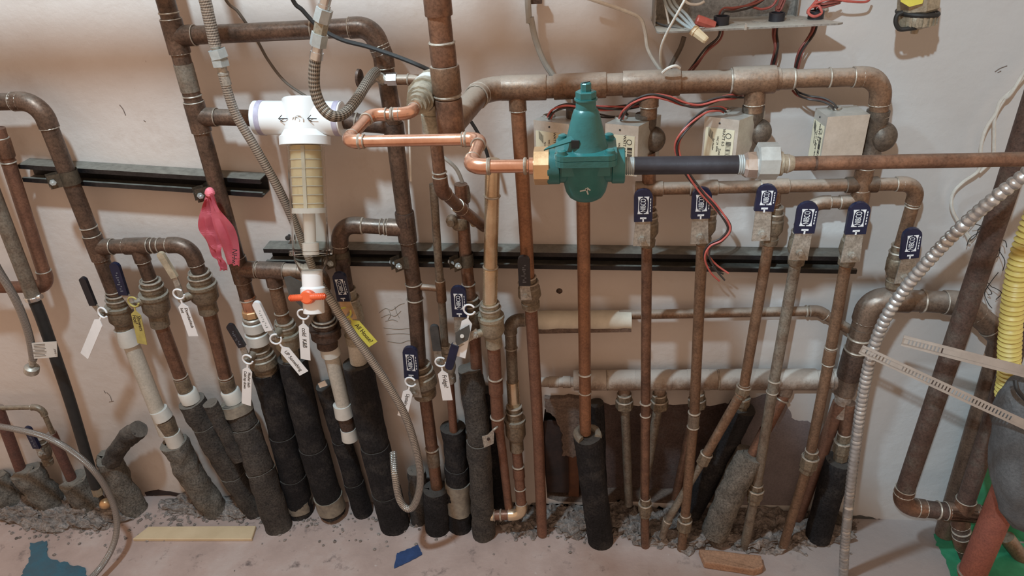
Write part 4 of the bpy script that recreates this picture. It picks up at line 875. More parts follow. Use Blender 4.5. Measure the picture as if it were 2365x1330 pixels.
bm = B(); q = [P(1126, 1004, .125), P(1138, 992, .125), P(1141, 1000, .125), P(1140, 1024, .125), P(1118, 1034, .125), P(1113, 1008, .125)]; prism(bm, q, Vector((.3, -1, .2)).normalized(), .0015)
t = T('pipe_clip', 'small bent grey clip with a hole below the red drop', 'clip', q[0]); t.part('clip_plate', bm, M['steel'])
bm = B(); lathe(bm, P(1128, 1014, .1275), Vector((.3, -1, .2)), [(0, .004), (.001, .004)], 12); t.part('hole', bm, M['hole'])
bm = B(); tube(bm, [P(1138, 994, .124), P(1150, 985, .115)], .003, 8); t.part('arm', bm, M['steel'])
run('flaking pinkish pipe running down from the clip to the floor', [(1152, 985, .085), (1160, 1040, .085), (1176, 1180, .085)], .0112, 'cured', sold=False)
valve('dark brass valve with blue handle on the dark riser, nearest the looping hose', (968, 842, .065), (982, 912, .065), .020, (958, 905, .10), (951, 872, .105), (947, 800, .105), .035, 'blue', 'brass', 'logo', 'small')
run('brown copper drop from the blue valve into the foam', [(981, 905, .065), (997, 1030, .068), (1012, 1150, .07)], .0158, 'cu', rings=[(994, 1036, .003)], cps=[(994, 1040, 1001, 1072, .001, 'cugrey')])
tag('white loop tag reading Upstairs cold, partly behind the hose', (948, 882, .125), (929, 962), 'wht', (('Upstairs co', .05),), size=.0125)
valve('small valve with a grey upright handle above the fridge tag', (1028, 800, .065), (1040, 880, .065), .0105, (1014, 832, .095), (1010, 808, .10), (1002, 750, .10), .020, 'gryv', 'steel')
tag('white loop tag reading Fridge', (1018, 836, .112), (1034, 924), 'wht', (('Fridge?', .08),), size=.0145)
run('pinkish thin pipe below the fridge valve entering cut-open foam', [(1038, 872, .065), (1048, 1000, .070), (1052, 1070, .072)], .0105, 'cured')
valve('valve with an upright blue handle beside the large middle valve', (1085, 688, .06), (1096, 765, .06), .0150, (1066, 760, .095), (1062, 730, .10), (1058, 660, .10), .034, 'blue', 'brass', 'logo', 'small')
run('red copper drop behind the bent lever, entering ragged foam', [(1095, 760, .06), (1106, 930, .06), (1116, 1000, .06)], .0142, 'cured')
tag('white loop tag hanging under the bent lever', (1084, 715, .125), (1063, 824), 'wht')
t = T('bent_lever', 'bent grey lever plate with a round hole over the white tag', 'lever', P(1070, 790, .13))
bm = B(); q = [P(1052, 768, .135), P(1084, 750, .135), P(1086, 765, .135), P(1081, 785, .135), P(1056, 798, .135), P(1052, 790, .135)]; prism(bm, q, Vector((.2, -1, .3)).normalized(), .002); t.part('plate', bm, M['iron'])
bm = B(); lathe(bm, P(1067, 776, .1375), Vector((.2, -1, .3)), [(0, .0045), (.001, .0045)], 14); t.part('hole', bm, M['tip'])
run('grey green copper elbow dropping from behind the tall brown riser', [(1232, 738, .045), (1178, 740, .05), (1184, 888, .055), (1188, 945, .06)], .0135, 'cugrey', cps=[(1184, 880, 1187, 935, .002, 'cugold')], rings=[(1179, 803)], rb=.022)
valve('stout brass valve without handle beside the tall brown riser', (1187, 938, .065), (1194, 1040, .07), .0150, None, None, None, 0, bmt='brass', style='big')
run('copper drop turning left in an elbow just above the floor', [(1193, 1030, .07), (1199, 1100, .08), (1206, 1188, .10), (1118, 1190, .10)], .0135, 'cured', em='cugold', rb=.025, rings=[(1197, 1076, .003), (1199, 1128), (1142, 1190, .003), (1157, 1190, .003)], cps=[(1119, 1190, 1141, 1190, .0018, 'cugold'), (1197, 1080, 1200, 1102, .002, 'cured')])
valve('valve with black upright handle on the tall brown riser', (1219, 640, .09), (1226, 708, .09), .0142, (1215, 682, .125), (1212, 658, .128), (1209, 590, .128), .025, 'blk', 'brass', 'print', 'small')
run('tall brown copper riser below the black-handled valve down to the floor', [(1226, 700, .09), (1243, 1000, .09), (1252, 1232, .095)], .0140, 'cured', rings=[(1228, 712)])
# foam around the middle drops
foam('short black foam stub half hidden behind the hose loop', [(962, 1085, .05), (970, 1215, .06)], .026, 'foamd', lump=.003)
foam('black foam sleeve at the foot of the blue-valve drop', [(1006, 1128, .075), (1012, 1238, .085)], .036, 'foam', lump=.002)
foam('cut-open foam sleeve with torn tape below the fridge pipe', [(1046, 985, .055), (1056, 1090, .06), (1064, 1228, .075)], .033, 'foam', (.42,), .004, tape=((.58, .80),))
foam('long ragged foam sleeve covering the red drop', [(1084, 850, .064), (1104, 1000, .082), (1118, 1240, .098)], .031, 'foamd', (.55,), .004)
foam('narrow dark foam strip between the ragged sleeve and the elbow', [(1118, 900, .026), (1138, 1060, .026), (1150, 1172, .026)], .020, 'foam', lump=.003)

# ================================================================== strut clamps
for lb, x, y, r, dx in (('clamp holding the left copper riser on the short strut', 160, 408, .0175, .0), ('clamp above the pink ribbon on the short strut', 495, 438, .0175, 0), ('clamp behind the blue house-valve handle', 788, 592, .0170, 0), ('clamp on the dark riser at the long strut', 944, 598, .0175, 0), ('bright clamp on the copper pipe above the blue valve', 1076, 598, .0142, 0)):
    clamp(lb, x, y, .063, r)
# pink ribbon tied to the clamp
t = T('ribbon', 'pink plastic ribbon tied to the strut clamp', 'ribbon', P(480, 455, .11))
for q, wm, tw in (([(481, 446, .11), (474, 480, .115), (483, 530, .12), (498, 570, .12), (508, 600, .12), (518, 624, .12)], .014, 2.0), ([(487, 446, .115), (500, 490, .12), (518, 535, .125), (533, 575, .125), (541, 612, .125)], .016, .6)):
    pth = smooth_path([P(*p) for p in q], 10); bm = B(); rows = []
    for i, p in enumerate(pth):
        f = i / (len(pth) - 1); wd = .004 + wm * (math.sin(min(1, f * 2.2) * 1.57) if f < .45 else 1 - (f - .45) * (1.15 if tw > 1 else .35))
        s_ = Vector((1, -.45 * math.sin(f * 7 + tw), .25 + .2 * math.sin(f * 11))).normalized()
        rows.append([bm.verts.new(p + s_ * wd * k + Vector((0, -.006 * math.cos(k * 6 + f * 9 * tw), 0))) for k in (-1, -.5, 0, .5, 1)])
    for i in range(len(rows) - 1):
        for k in range(4): bm.faces.new((rows[i][k], rows[i + 1][k], rows[i + 1][k + 1], rows[i][k + 1])).smooth = True
    bmesh.ops.solidify(bm, geom=bm.faces[:], thickness=.0005); t.part('tail', bm, M['pink'])
t.text('NHw', P(541, 592, .142), Vector((-.25, -.1, -1)), Vector((1, -.1, -.2)), .016, M['ink'], None, 'handwriting')
bm = B(); bmesh.ops.create_uvsphere(bm, u_segments=12, v_segments=8, radius=.010); rough_up(bm, .002, 90); bmesh.ops.translate(bm, vec=P(485, 444, .11), verts=bm.verts); t.part('knot', bm, M['pink'])

bm = B(); a = P(668, 543, .0); tube(bm, [a, a + Vector((.004, -.018, .002))], .003, 8); lathe(bm, a + Vector((.004, -.018, .002)), Vector((.1, -1, .1)), [(0, .006), (.002, .006), (.003, .003)], 10); solo('wall_nail', 'dark nail in the wall just left of the clear filter bowl', 'nail', bm, M['twig'], a)
bm = B(); a = P(1292, 672, .0); lathe(bm, a, Vector((0, -1, 0)), [(0, .0075), (.002, .006), (.003, .002)], 12); rough_up(bm, .001, 300); solo('wall_plug', 'small brown plug in the wall above the white lagging', 'plug', bm, M['cudk'], a)

def scuff(name, label, lines, mt='tape', r=.0006):
    bm = B()
    for q in lines: tube(bm, smooth_path([P(x, y, .0004) for x, y in q], 4), r, 5)
    solo(name, label, 'crack', bm, M[mt], P(*lines[0][0], 0))
scuff('paint_crack', 'scribbled cluster of paint cracks on the wall between the yellow tag and the blue valve', [[(876, 722), (890, 712), (905, 716), (922, 704), (934, 700)], [(880, 734), (898, 726), (912, 730), (926, 718)], [(890, 742), (906, 738), (918, 742)], [(898, 716), (902, 728), (896, 738)], [(912, 708), (916, 722), (922, 734)]])
scuff('paint_crack', 'long level cracks in the wall paint left of the upright blue handle', [[(886, 757), (920, 760), (948, 758), (975, 761)], [(892, 772), (930, 770), (960, 774)], [(895, 788), (925, 792), (944, 786), (968, 792)]])
scuff('paint_scuff', 'small dark scuff marks on the wall above the forked foam offcut', [[(246, 906), (254, 914), (258, 926)], [(252, 928), (262, 926)], [(240, 902), (244, 908)]], 'crust', .0008)
scuff('paint_scuff', 'faint dark scratch high on the upper left wall', [[(276, 242), (284, 252), (290, 266)], [(332, 278), (336, 281)]], 'crust', .0009)
scuff('paint_scuff', 'dark gouge in the upper right wall beside the white wires', [[(2298, 166), (2310, 158), (2326, 152)], [(2304, 168), (2312, 164)]], 'crust', .0009)

# ================================================================== zone valves under the header
def zone(label, B0, others, dB, hgt, face, hole, bulge, rb=.024):
    """metal actuator box: B0 nearest top corner pixel, others = the other three going round; face 0/1 tells which side carries the label"""
    Bp = P(*B0, dB); z = Bp.z; c = [G(*q, z) for q in others]
    A_, C_, = c[0], c[2]; D_ = A_ + C_ - Bp       # true parallelogram
    e1 = (A_ - Bp); e2 = (C_ - Bp); cen = (A_ + C_) / 2
    t = T('zone_valve', label, 'valve', cen + Vector((0, 0, -hgt)), 'zone valves under the header')
    bm = B(); prism(bm, [p + Vector((0, 0, -hgt / 2)) for p in (Bp, A_, D_, C_)], Vector((0, 0, 1)), hgt); bevel(bm, .003, 2); cov = t.part('cover', bm, M['alu'])
    out = (e1.cross(Vector((0, 0, 1)))).normalized()
    if out.dot(Bp - cen) < 0: out = -out
    u = e1.normalized()                                            # from near corner towards the left corner
    L = e1.length; o = Bp + out * .0006
    bm = B(); q = [(.10, -.20), (.94, -.20), (.94, -.98), (.10, -.98)]; prism(bm, [o + u * L * a + Vector((0, 0, hgt * b)) for a, b in q], out, .0006); lab = t.part('label_plate', bm, M['label'])
    f = o + out * .0006; Zv = Vector((0, 0, 1))
    # the label is printed sideways: lines run up the plate
    for txt, a, b, s in (('WATT 6.5', .40, -.36, .0075), ('VAC 24  60Hz', .56, -.50, .0050), ('Part Number', .68, -.52, .0042), ('Zone Valve', .48, -.72, .0060)):
        t.text(txt, f + u * L * a + Zv * hgt * b, Vector((0, 0, -1)), -u, s, M['ink'], lab, 'print')
    bm = B()
    for i in range(5): box(bm, f + u * L * .84 + Zv * hgt * (-.28 - .02 * i) + u * (-.002 * i), .0008, .0003, hgt * .16, u, out, Zv)
    t.part('small_print', bm, M['ink'], lab)
    bm = B(); zz = -.44
    for i in range(14):
        h_ = random.choice((.004, .008, .012)) * .14; box(bm, f + u * L * .24 + Zv * hgt * zz, L * .15, .0003, h_ * 1.2, u, out, Zv); zz -= .026
    t.part('barcode', bm, M['ink'], lab)
    bm = B(); ring_torus(bm, f + u * L * .26 + Zv * hgt * -.32, out, .0048, .0006, 18, 5); t.part('certification_mark', bm, M['ink'], lab)
    bm = B(); lathe(bm, Bp + u * L * .55 + out * .0005 + Zv * hgt * -.10, out, [(0, .0018), (.0006, .0018)], 10); t.part('screw_hole', bm, M['ink'], cov)
    H = G(*hole, z + .001); bm = B(); ring_torus(bm, H, Zv, .0095, .003, 24, 8); g_ = t.part('grommet', bm, M['steel'])
    bm = B(); lathe(bm, H, Zv, [(-.001, .0085), (.0006, .0085)], 20); t.part('opening', bm, M['ink'], g_)
    w_ = P(*bulge); bm = B(); bmesh.ops.create_uvsphere(bm, u_segments=20, v_segments=14, radius=rb)
    for v_ in bm.verts: v_.co = Vector((v_.co.x, v_.co.y * .9, v_.co.z * 1.05)) + w_
    lathe(bm, w_ + Vector((-.015, 0, 0)), Vector((0, 0, 1)), [(-.05, .017), (-.05, .02), (-.03, .02), (-.02, .016), (.02, .016), (.03, .02), (.05, .02), (.05, .017)], 20)
    for fc in bm.faces: fc.smooth = True
    t.part('valve_body', bm, M['brassdk'])
    return t
zone('metal zone valve box half hidden behind the green valve', (1314, 287), [(1232, 277), (1314, 287), (1368, 262)], .135, .098, 0, (1268, 268), (1350, 310, .09))
zone('metal zone valve box just right of the green valve', (1475, 292), [(1398, 285), (1475, 292), (1527, 265)], .135, .098, 0, (1434, 272), (1508, 322, .085))
zone('metal zone valve box with wires arching down its left side', (1708, 278), [(1628, 268), (1708, 278), (1768, 255)], .135, .098, 0, (1674, 254), (1752, 305, .085))
zone('metal zone valve box turned aside at the right end of the header', (1912, 270), [(1884, 249), (1912, 270), (2010, 264)], .130, .098, 0, (1928, 249), (2036, 316, .09), .027)
# wire bundles
bundle('red and black wires from the box behind the green valve', [(1268, 272, .105), (1278, 256, .115), (1305, 245, .12), (1345, 246, .11), (1390, 250, .10), (1440, 248, .075), (1480, 242, .05), (1505, 232, .04)])
bundle('dark wire pair drooping behind the green valve top', [(1360, 258, .07), (1385, 267, .07), (1420, 270, .07), (1450, 262, .065)], ('blkw', 'blkw'))
bundle('red and black wires twisting right along the underside of the header', [(1434, 274, .105), (1441, 258, .12), (1462, 238, .13), (1500, 222, .135), (1540, 226, .135), (1580, 240, .13), (1615, 243, .125), (1655, 230, .125), (1680, 225, .12), (1700, 223, .09), (1716, 221, .055)])
bundle('red and black wires hanging in a long curl past the blue valves', [(1674, 256, .105), (1660, 251, .12), (1632, 256, .13), (1600, 280, .14), (1573, 312, .15), (1563, 340, .15), (1572, 372, .15), (1590, 405, .15), (1622, 445, .15), (1655, 480, .15), (1684, 524, .15), (1668, 552, .15), (1640, 568, .15), (1632, 592, .15), (1648, 620, .15), (1672, 640, .15)], fray=1)
bundle('red and black wires curving down to the last zone valve', [(1834, 206, .05), (1846, 218, .065), (1868, 226, .085), (1900, 230, .09), (1922, 240, .095), (1930, 250, .095)], ('dred', 'blkw', 'blkw'))

# ================================================================== pressure reducing valve on its own line
pc = P(1353, 383, dA); V = lambda dx=0, dy=0, dz=0: pc + Vector((dx, -dy, dz)); UZ = Vector((0, 0, 1)); UX = Vector((1, 0, 0))
t = T('pressure_reducing_valve', 'green cast pressure reducing valve with a domed bonnet', 'valve', pc)
bm = B(); lathe(bm, pc, UZ, [(-.0425, .001), (-.0422, .009), (-.0405, .0155), (-.037, .0205), (-.031, .0240), (-.022, .0262), (-.010, .0282), (.004, .030), (.014, .0315)], 36); bd = t.part('bowl', bm, M['green'])
bm = B(); lathe(bm, pc - UX * .034, UX, [(0, .0195), (.068, .0195)], 28); box(bm, pc + UZ * .006, .056, .052, .018); bevel(bm, .004, 3); t.part('body_block', bm, M['green'], bd)
for sg in (-1, 1):
    bm = B(); lathe(bm, pc + UX * sg * .030, UX * sg, [(0, .0195), (.001, .0212), (.0145, .0212), (.0155, .020)], 28); t.part('inlet_hub' if sg < 0 else 'outlet_hub', bm, M['green'], bd)
def rsq(z, hw_, ch): 
    o = []
    for sx, sy in ((1, 1), (-1, 1), (-1, -1), (1, -1)):
        for k in range(5):
            a = math.atan2(sy, sx) + (k - 2) * .39 ; o.append(V(sx * (hw_ - ch) + math.cos(a) * ch, sy * (hw_ - ch) + math.sin(a) * ch, z))
    return o
bm = B(); prism(bm, rsq(.0145, .0355, .010), UZ, .007); bevel(bm, .0012, 2); t.part('lower_flange', bm, M['green'], bd)
bm = B(); prism(bm, rsq(.0215, .0355, .010), UZ, .006); bevel(bm, .0015, 2); fl = t.part('bonnet_flange', bm, M['green'])
bm = B(); lathe(bm, pc, UZ, [(.024, .0262), (.0275, .0245), (.030, .0238), (.062, .0158), (.067, .0140), (.069, .0118), (.080, .0112)], 32); bo = t.part('bonnet', bm, M['green'], fl)
for sx in (-1, 1):
    for sy in (-1, 1):
        bm = B(); lathe(bm, V(sx * .0275, sy * .0275, .0245), UZ, [(0, .0068), (.0012, .0066), (.0012, .0058), (.0045, .0054), (.0058, .003)], 16); t.part('flange_screw', bm, M['green'])
bm = B(); lathe(bm, V(0, 0, .079), UZ, [(0, .0132), (.0018, .0132)], 24); lathe(bm, V(0, 0, .081), UZ, [(0, .0118), (.007, .0118), (.008, .0105)], 6, smooth=False); t.part('lock_nut', bm, M['green'])
bm = B(); lathe(bm, V(0, 0, .088), UZ, [(0, .006), (.009, .006), (.010, .005)], 8, smooth=False); sc_ = t.part('adjusting_screw', bm, M['green'])
bm = B(); box(bm, V(0, 0, .0982), .011, .0016, .001, Vector((.8, .6, 0)), Vector((-.6, .8, 0)), UZ); t.part('screw_slot', bm, M['ink'], sc_)
bm = B(); q = [P(1262, 342, dA + .025), P(1256, 347, dA + .028), P(1318, 328, dA + .02), P(1330, 322, dA + .016), P(1318, 315, dA + .012)]; prism(bm, q, Vector((0, -.35, .94)), .0018); t.part('bypass_lever', bm, M['green'])
bm = B(); box(bm, V(-.012, .0205, .034), .009, .004, .009); t.part('lever_slot', bm, M['ink'], bo)
bm = B(); c = V(-.002, .0262, -.020); box(bm, c, .010, .0015, .0016, Vector((.9, 0, .2)).normalized(), Vector((0, 1, 0)), UZ); box(bm, c + Vector((.003, 0, 0)), .0016, .0015, .011, Vector((.9, 0, .3)).normalized(), Vector((0, 1, 0)), Vector((-.3, 0, .9)).normalized()); box(bm, c + Vector((.004, 0, .003)), .009, .0015, .0014, Vector((.7, 0, -.7)).normalized(), Vector((0, 1, 0)), Vector((.7, 0, .7)).normalized()); t.part('cast_mark', bm, M['galv'], bd)
# brass union on the left
t = T('brass_union', 'bright brass hex union on the left of the green valve', 'fitting', P(1250, 383, dA))
a = P(1233, 383, dA); bm = B(); lathe(bm, a, UX, [(0, .019), (.001, .0225), (.0185, .0225), (.0195, .020)], 8, ref=Vector((0, .38, .92)), smooth=False); t.part('hex_body', bm, M['brassbr'])
bm = B(); lathe(bm, P(1221, 383, dA), UX, [(0, .0088), (.001, .0102), (.010, .0102)], 18); t.part('socket', bm, M['cubr'])
# black nipple with silver threads
yl = lambda x: 383 + (376 - 383) * (x - 1353) / (1900 - 1353) + (2 if x > 1450 else 0)
a, b = P(1441, 383, dA), P(1720, 380, dA); ax = (b - a).normalized(); L = (b - a).length
t = T('black_nipple', 'black steel pipe nipple on the right of the green valve', 'pipe', a)
bm = B(); tube(bm, [a + ax * .012, b - ax * .006], .0107, 24); t.part('pipe', bm, M['blacksteel'])
bm = B(); tube(bm, [a, a + ax * .012], .0098, 20)
for k in range(5): ring_torus(bm, a + ax * (.001 + .0024 * k), ax, .0098, .0011, 20, 5)
t.part('thread', bm, M['galv'])
t = T('galvanised_union', 'galvanised union with a large white hex nut', 'fitting', b)
bm = B(); tube(bm, [b - ax * .008, b + ax * .002], .0105, 20)
for k in range(4): ring_torus(bm, b + ax * (-.007 + .0024 * k), ax, .0107, .0011, 20, 5)
t.part('thread', bm, M['galv'])
p = P(1716, 381, dA); bm = B(); lathe(bm, p, ax, [(0, .013), (.004, .0155), (.018, .0165), (.020, .0145)], 8, smooth=False); rough_up(bm, .0006, 200); t.part('collar', bm, M['chrome'])
p = P(1746, 372, dA); bm = B(); lathe(bm, p, ax, [(0, .018), (.0015, .0215), (.023, .0215), (.0245, .018)], 8, ref=Vector((0, .38, .92)), smooth=False); t.part('hex_nut', bm, M['galv'])
p = P(1793, 378, dA); bm = B(); lathe(bm, p, ax, [(0, .014), (.006, .014), (.006, .011), (.014, .0105), (.019, .0085)], 20); t.part('tailpiece', bm, M['bronze'])
run('long straight copper pipe running from the union out of the right edge', [(1814, 378, dA), (3300, 350, dA)], .0082, 'cu', rings=[(1818, 378, .003)])
bm = B(); c0, c1_ = P(1879, 377, dA), P(1885, 377, dA); tube(bm, [c0, c1_], .0084); solo('paint_mark', 'dark band marked round the long right copper pipe', 'mark', bm, M['cudk'], c0)

# ================================================================== zone supply valves with blue handles
run('dusty copper manifold behind the blue handles, bending down at its right end', [(1497, 436, .09), (2122, 424, .09), (2078, 575, .078)], .0125, 'cud', branches=[([(1499, 436, .09), (1499, 490, .09)], .0118), ([(1625, 433, .09), (1622, 470, .09)], .0118), ([(1788, 430, .09), (1784, 490, .09)], .0118), ([(1990, 427, .09), (2010, 336, .09)], .0145, 'cu'), ([(1990, 427, .09), (1974, 545, .09)], .0145, 'cu'), ([(1983, 466, .09), (1868, 468, .09), (1853, 540, .09)], .0118)], rb=.03, rings=[(2100, 425), (2118, 478), (1955, 467)])
bm = B(); tube(bm, [P(1497, 352, .09), P(1499, 420, .09)], .0135); solo('copper_pipe', 'short copper pipe behind the first blue handle under the black nipple', 'pipe', bm, M['cu'], P(1497, 400, .09))
ZG = 'blue-handled valves under the zone manifold'
D2 = .122
for lb, a, b, hn, h0, h1, w_ in (
    ('blue-handled valve nearest the green valve, below the black nipple', (1500, 486, .09), (1494, 566, .09), (1482, 551, D2), (1485, 510, D2), (1486, 436, D2), .036),
    ('blue-handled valve behind the curled red wires', (1637, 478, .09), (1622, 560, .09), (1616, 545, D2), (1617, 503, D2), (1622, 432, D2), .037),
    ('blue-handled valve below the galvanised union', (1792, 478, .09), (1776, 562, .09), (1759, 538, D2), (1763, 486, D2), (1775, 425, D2), .037),
    ('blue-handled valve with its lever on the short side tee', (1852, 520, .09), (1838, 608, .09), (1846, 582, D2), (1856, 537, D2), (1868, 465, D2), .039),
    ('blue-handled valve where the strut rail ends', (1975, 525, .09), (1954, 610, .09), (1966, 587, D2), (1974, 539, D2), (1988, 466, D2), .039),
    ('blue-handled valve beside the flexible metal conduit', (2078, 565, .075), (2064, 660, .075), (2088, 638, .11), (2099, 595, .112), (2108, 526, .112), .035)):
    valve(lb, a, b, .0112, hn, h0, h1, w_, 'blue', 'brass', 'logo', 'small', lm='steel', group=None, fat=1.05)
# zone pipes down to the floor
def nuts(t, pts, r=.014, mt='brass'):
    for i, (a, b, k) in enumerate(pts):
        A_, B_ = P(*a), P(*b); stub_nut(t, A_, B_ - A_, r * k, mt, (B_ - A_).length, 8, 'union_nut')
        bm = B(); ring_torus(bm, A_, (B_ - A_), r * k * .9, .002, 18, 6); t.part('sealant_ring', bm, M['solder'])
t, _ = run('thin brown copper drop left of the wire-hung one, straight to the floor', [(1494, 562, .09), (1489, 1175, .105), (1490, 1268, .12)], .0112, 'cu', 'copper_pipe', rings=[(1490, 930, .003), (1490, 958)])
nuts(t, [((1491, 1150, .104), (1490, 1163, .104), .95), ((1490, 1163, .104), (1490, 1182, .105), 1.25), ((1490, 1182, .105), (1490, 1192, .107), 1.05)])
t, _ = run('dusty copper drop behind the end of the curled red wires', [(1622, 556, .09), (1603, 960, .10), (1582, 1195, .115), (1573, 1276, .125)], .0118, 'cud', rings=[(1602, 952, .003), (1600, 985, .003)], cps=[(1602, 956, 1600, 984, .0015, 'cugrey')])
nuts(t, [((1583, 1188, .114), (1582, 1200, .114), 1.0), ((1582, 1200, .114), (1580, 1222, .116), 1.35), ((1580, 1222, .116), (1578, 1234, .118), 1.0)])
t, _ = run('slanting copper drop bending aside into a thin brown tube', [(1776, 558, .09), (1717, 900, .095), (1702, 925, .098), (1628, 1055, .11)], .0112, 'cud', sold=False, rings=[(1718, 893, .003)])
nuts(t, [((1718, 893, .094), (1714, 908, .096), 1.2), ((1714, 908, .096), (1708, 918, .097), .95), ((1632, 1048, .109), (1621, 1070, .111), 1.1)])
t, _ = run('grey thin tube slanting into the mortar, left of the dusty drop', [(1622, 1066, .105), (1540, 1205, .11), (1530, 1240, .115)], .0095, 'cugrey', sold=False, rings=[(1542, 1202, .0035)])
t, _ = run('copper drop below the lever on the side tee, fitted with union nuts', [(1838, 604, .09), (1786, 890, .095), (1746, 1130, .105), (1714, 1290, .115)], .0118, 'cugrey', rings=[(1788, 878, .003), (1784, 905)])
nuts(t, [((1748, 1118, .104), (1746, 1130, .105), 1.1), ((1746, 1130, .105), (1743, 1148, .106), 1.45), ((1743, 1148, .106), (1740, 1160, .107), 1.2)])
t, _ = run('copper drop from the valve at the strut end, fitted with union nuts', [(1954, 606, .09), (1908, 865, .095), (1872, 1045, .10), (1855, 1110, .105), (1800, 1290, .115)], .0118, 'cud', rings=[(1924, 802), (1914, 840)], cps=[(1922, 806, 1915, 838, .0015)])
nuts(t, [((1875, 1040, .10), (1872, 1055, .10), 1.1), ((1872, 1055, .10), (1866, 1078, .102), 1.5), ((1866, 1078, .102), (1860, 1090, .103), 1.2)])
foam('black foam sleeve at the foot of the riser under the green valve', [(1357, 1005, .10), (1368, 1100, .10), (1387, 1250, .105)], .036, 'foam', lump=.002)
bm = B(); ring_torus(bm, P(1357, 1003, .10), Vector((.05, 0, 1)), .026, .009, 24, 8, .7, Vector((-1, 0, 0)), .2); rough_up(bm, .003, 60); solo('torn_rim', 'torn pale rim of foam at the top of the green valve riser sleeve', 'insulation', bm, M['tape'], P(1357, 1003, .10))

# ================================================================== low manifold against the wall
t, _ = run('thin stepped end of the low manifold behind the tall brown riser', [(1250, 882, .04), (1330, 882, .04)], .0125, 'cumort', branches=(), cps=[(1268, 882, 1290, 882, .0015), (1300, 882, 1318, 882, .002)])
t, _ = run('thick dusty copper manifold behind the zone drops', [(1325, 878, .036), (1700, 876, .036), (1965, 876, .04)], .0225, 'cumort', sold=False,
    branches=[([(1442, 878, .036), (1442, 925, .04)], .012), ([(1524, 878, .036), (1523, 925, .04)], .012), ([(1612, 878, .036), (1610, 922, .04)], .012), ([(1712, 878, .036), (1714, 935, .04)], .0125), ([(1817, 876, .036), (1810, 915, .04)], .0155), ([(1955, 876, .036), (1940, 960, .05)], .0185)],
    cps=[(1316, 878, 1400, 878, .0025), (1405, 878, 1488, 877, .0022), (1505, 877, 1655, 876, .002), (1660, 876, 1780, 876, .003), (1835, 876, 1885, 876, .003)], rings=[(1658, 876, .003), (1403, 878, .003), (1785, 876, .003)])
for lb, a, b, c, mm in (('grey green tube hanging from the first manifold stub', (1442, 918), (1444, 945), (1452, 1165), 'cugrey'), ('grey tube hanging from the second manifold stub, leaning left', (1523, 918), (1519, 945), (1484, 1150), 'cugrey'), ('brown tube hanging behind the dusty drop', (1610, 915), (1606, 940), (1560, 1150), 'cu')):
    A_ = P(*a, .045)
    t, _ = run(lb, [(*b, .045), (*c, .045)], .0112, mm, sold=False, group='tubes hanging from manifold stubs'); nuts(t, [((a[0], a[1] - 8, .042), (a[0], a[1] + 6, .042), 1.3), ((a[0], a[1] + 6, .042), (a[0], a[1] + 24, .044), 1.55)])
foam('dark foam sleeve right behind the riser under the green valve', [(1378, 930, .030), (1384, 1060, .03), (1388, 1165, .03)], .019, 'foam', lump=.002)
t = T('hose_fitting', 'dusty fitting at the top of the slanting black foam', 'fitting', P(1714, 925, .045)); nuts(t, [((1715, 918, .045), (1713, 934, .046), 1.4), ((1713, 934, .046), (1709, 948, .047), 1.15)])
foam('black foam sleeve slanting down to the left under the manifold', [(1716, 940, .044), (1665, 1040, .040), (1592, 1182, .038)], .034, 'foam', lump=.002)
run('brown copper pipe slanting left from the manifold into grey foam', [(1811, 912, .042), (1738, 1050, .080), (1722, 1080, .086)], .0140, 'cured', rings=[(1806, 922, .003)])
foam('grey dusty foam sleeve slanting left beside the union nuts', [(1734, 1048, .082), (1700, 1110, .092), (1650, 1230, .10)], .036, 'foamg', lump=.004)
run('long brown copper pipe slanting across behind the last zone drop', [(1940, 930, .050), (1903, 1030, .036), (1842, 1195, .026)], .0165, 'cured', sold=False)
t = T('threaded_fitting', 'dusty threaded fitting above the right black foam sleeve', 'fitting', P(1945, 1010, .055)); nuts(t, [((1950, 1000, .06), (1947, 1018, .06), 1.1), ((1947, 1018, .06), (1943, 1042, .06), 1.5), ((1943, 1042, .06), (1940, 1060, .06), 1.2)], .0145)
run('short brown copper pipe feeding the right threaded fitting', [(1962, 930, .055), (1950, 1002, .06)], .0150, 'cu', sold=False)
foam('black foam sleeve at the right end of the zone pipes', [(1938, 1062, .062), (1915, 1140, .066), (1888, 1240, .072)], .034, 'foam', lump=.0015)
bm = B(); tube(bm, [P(1948, 1190, .02), P(1925, 1218, .03)], .016); rough_up(bm, .003, 40); solo('foam_scrap', 'short scrap of black foam lying against the wall foot', 'insulation', bm, M['foamd'], P(1935, 1205, .03))
# return line behind
run('thin copper return pipe behind the zone drops, emerging from white lagging', [(1430, 727, .03), (1890, 718, .03), (1985, 775, .045)], .0112, 'cud', rb=.03, rings=[(1862, 719, .003)])
bm = B(); a, b = P(1222, 740, .032), P(1458, 738, .032); tube(bm, [a + (b - a) * k / 14 for k in range(15)], .0225, 22); rough_up(bm, .0012, 40)
t = T('pipe_lagging', 'white pipe lagging on the return pipe behind the bare risers', 'insulation', a); t.part('sleeve', bm, M['whitefoam'])
bm = B(); q = [P(1240, 757, .05), P(1458, 754, .05), P(1458, 766, .046), P(1240, 770, .046)]; prism(bm, q, Vector((0, -1, .2)), .004); t.part('lower_flap', bm, M['crust'])
# large elbowed pipe
run('large copper pipe elbowing up from the manifold and off to the right', [(1950, 905, .055), (1992, 755, .06), (2012, 690, .06), (2225, 700, .06), (2318, 780, .06), up(2326, 840, .06, .02)], .0235, 'cudg', rb=.055, fat=.003,
    cps=[(1962, 870, 1976, 812, .003, 'cudk'), (2062, 700, 2100, 700, .0030)], rings=[(1985, 778, .0035), (1968, 845, .003), (2130, 697, .003), (2062, 700), (1978, 806, .003)])

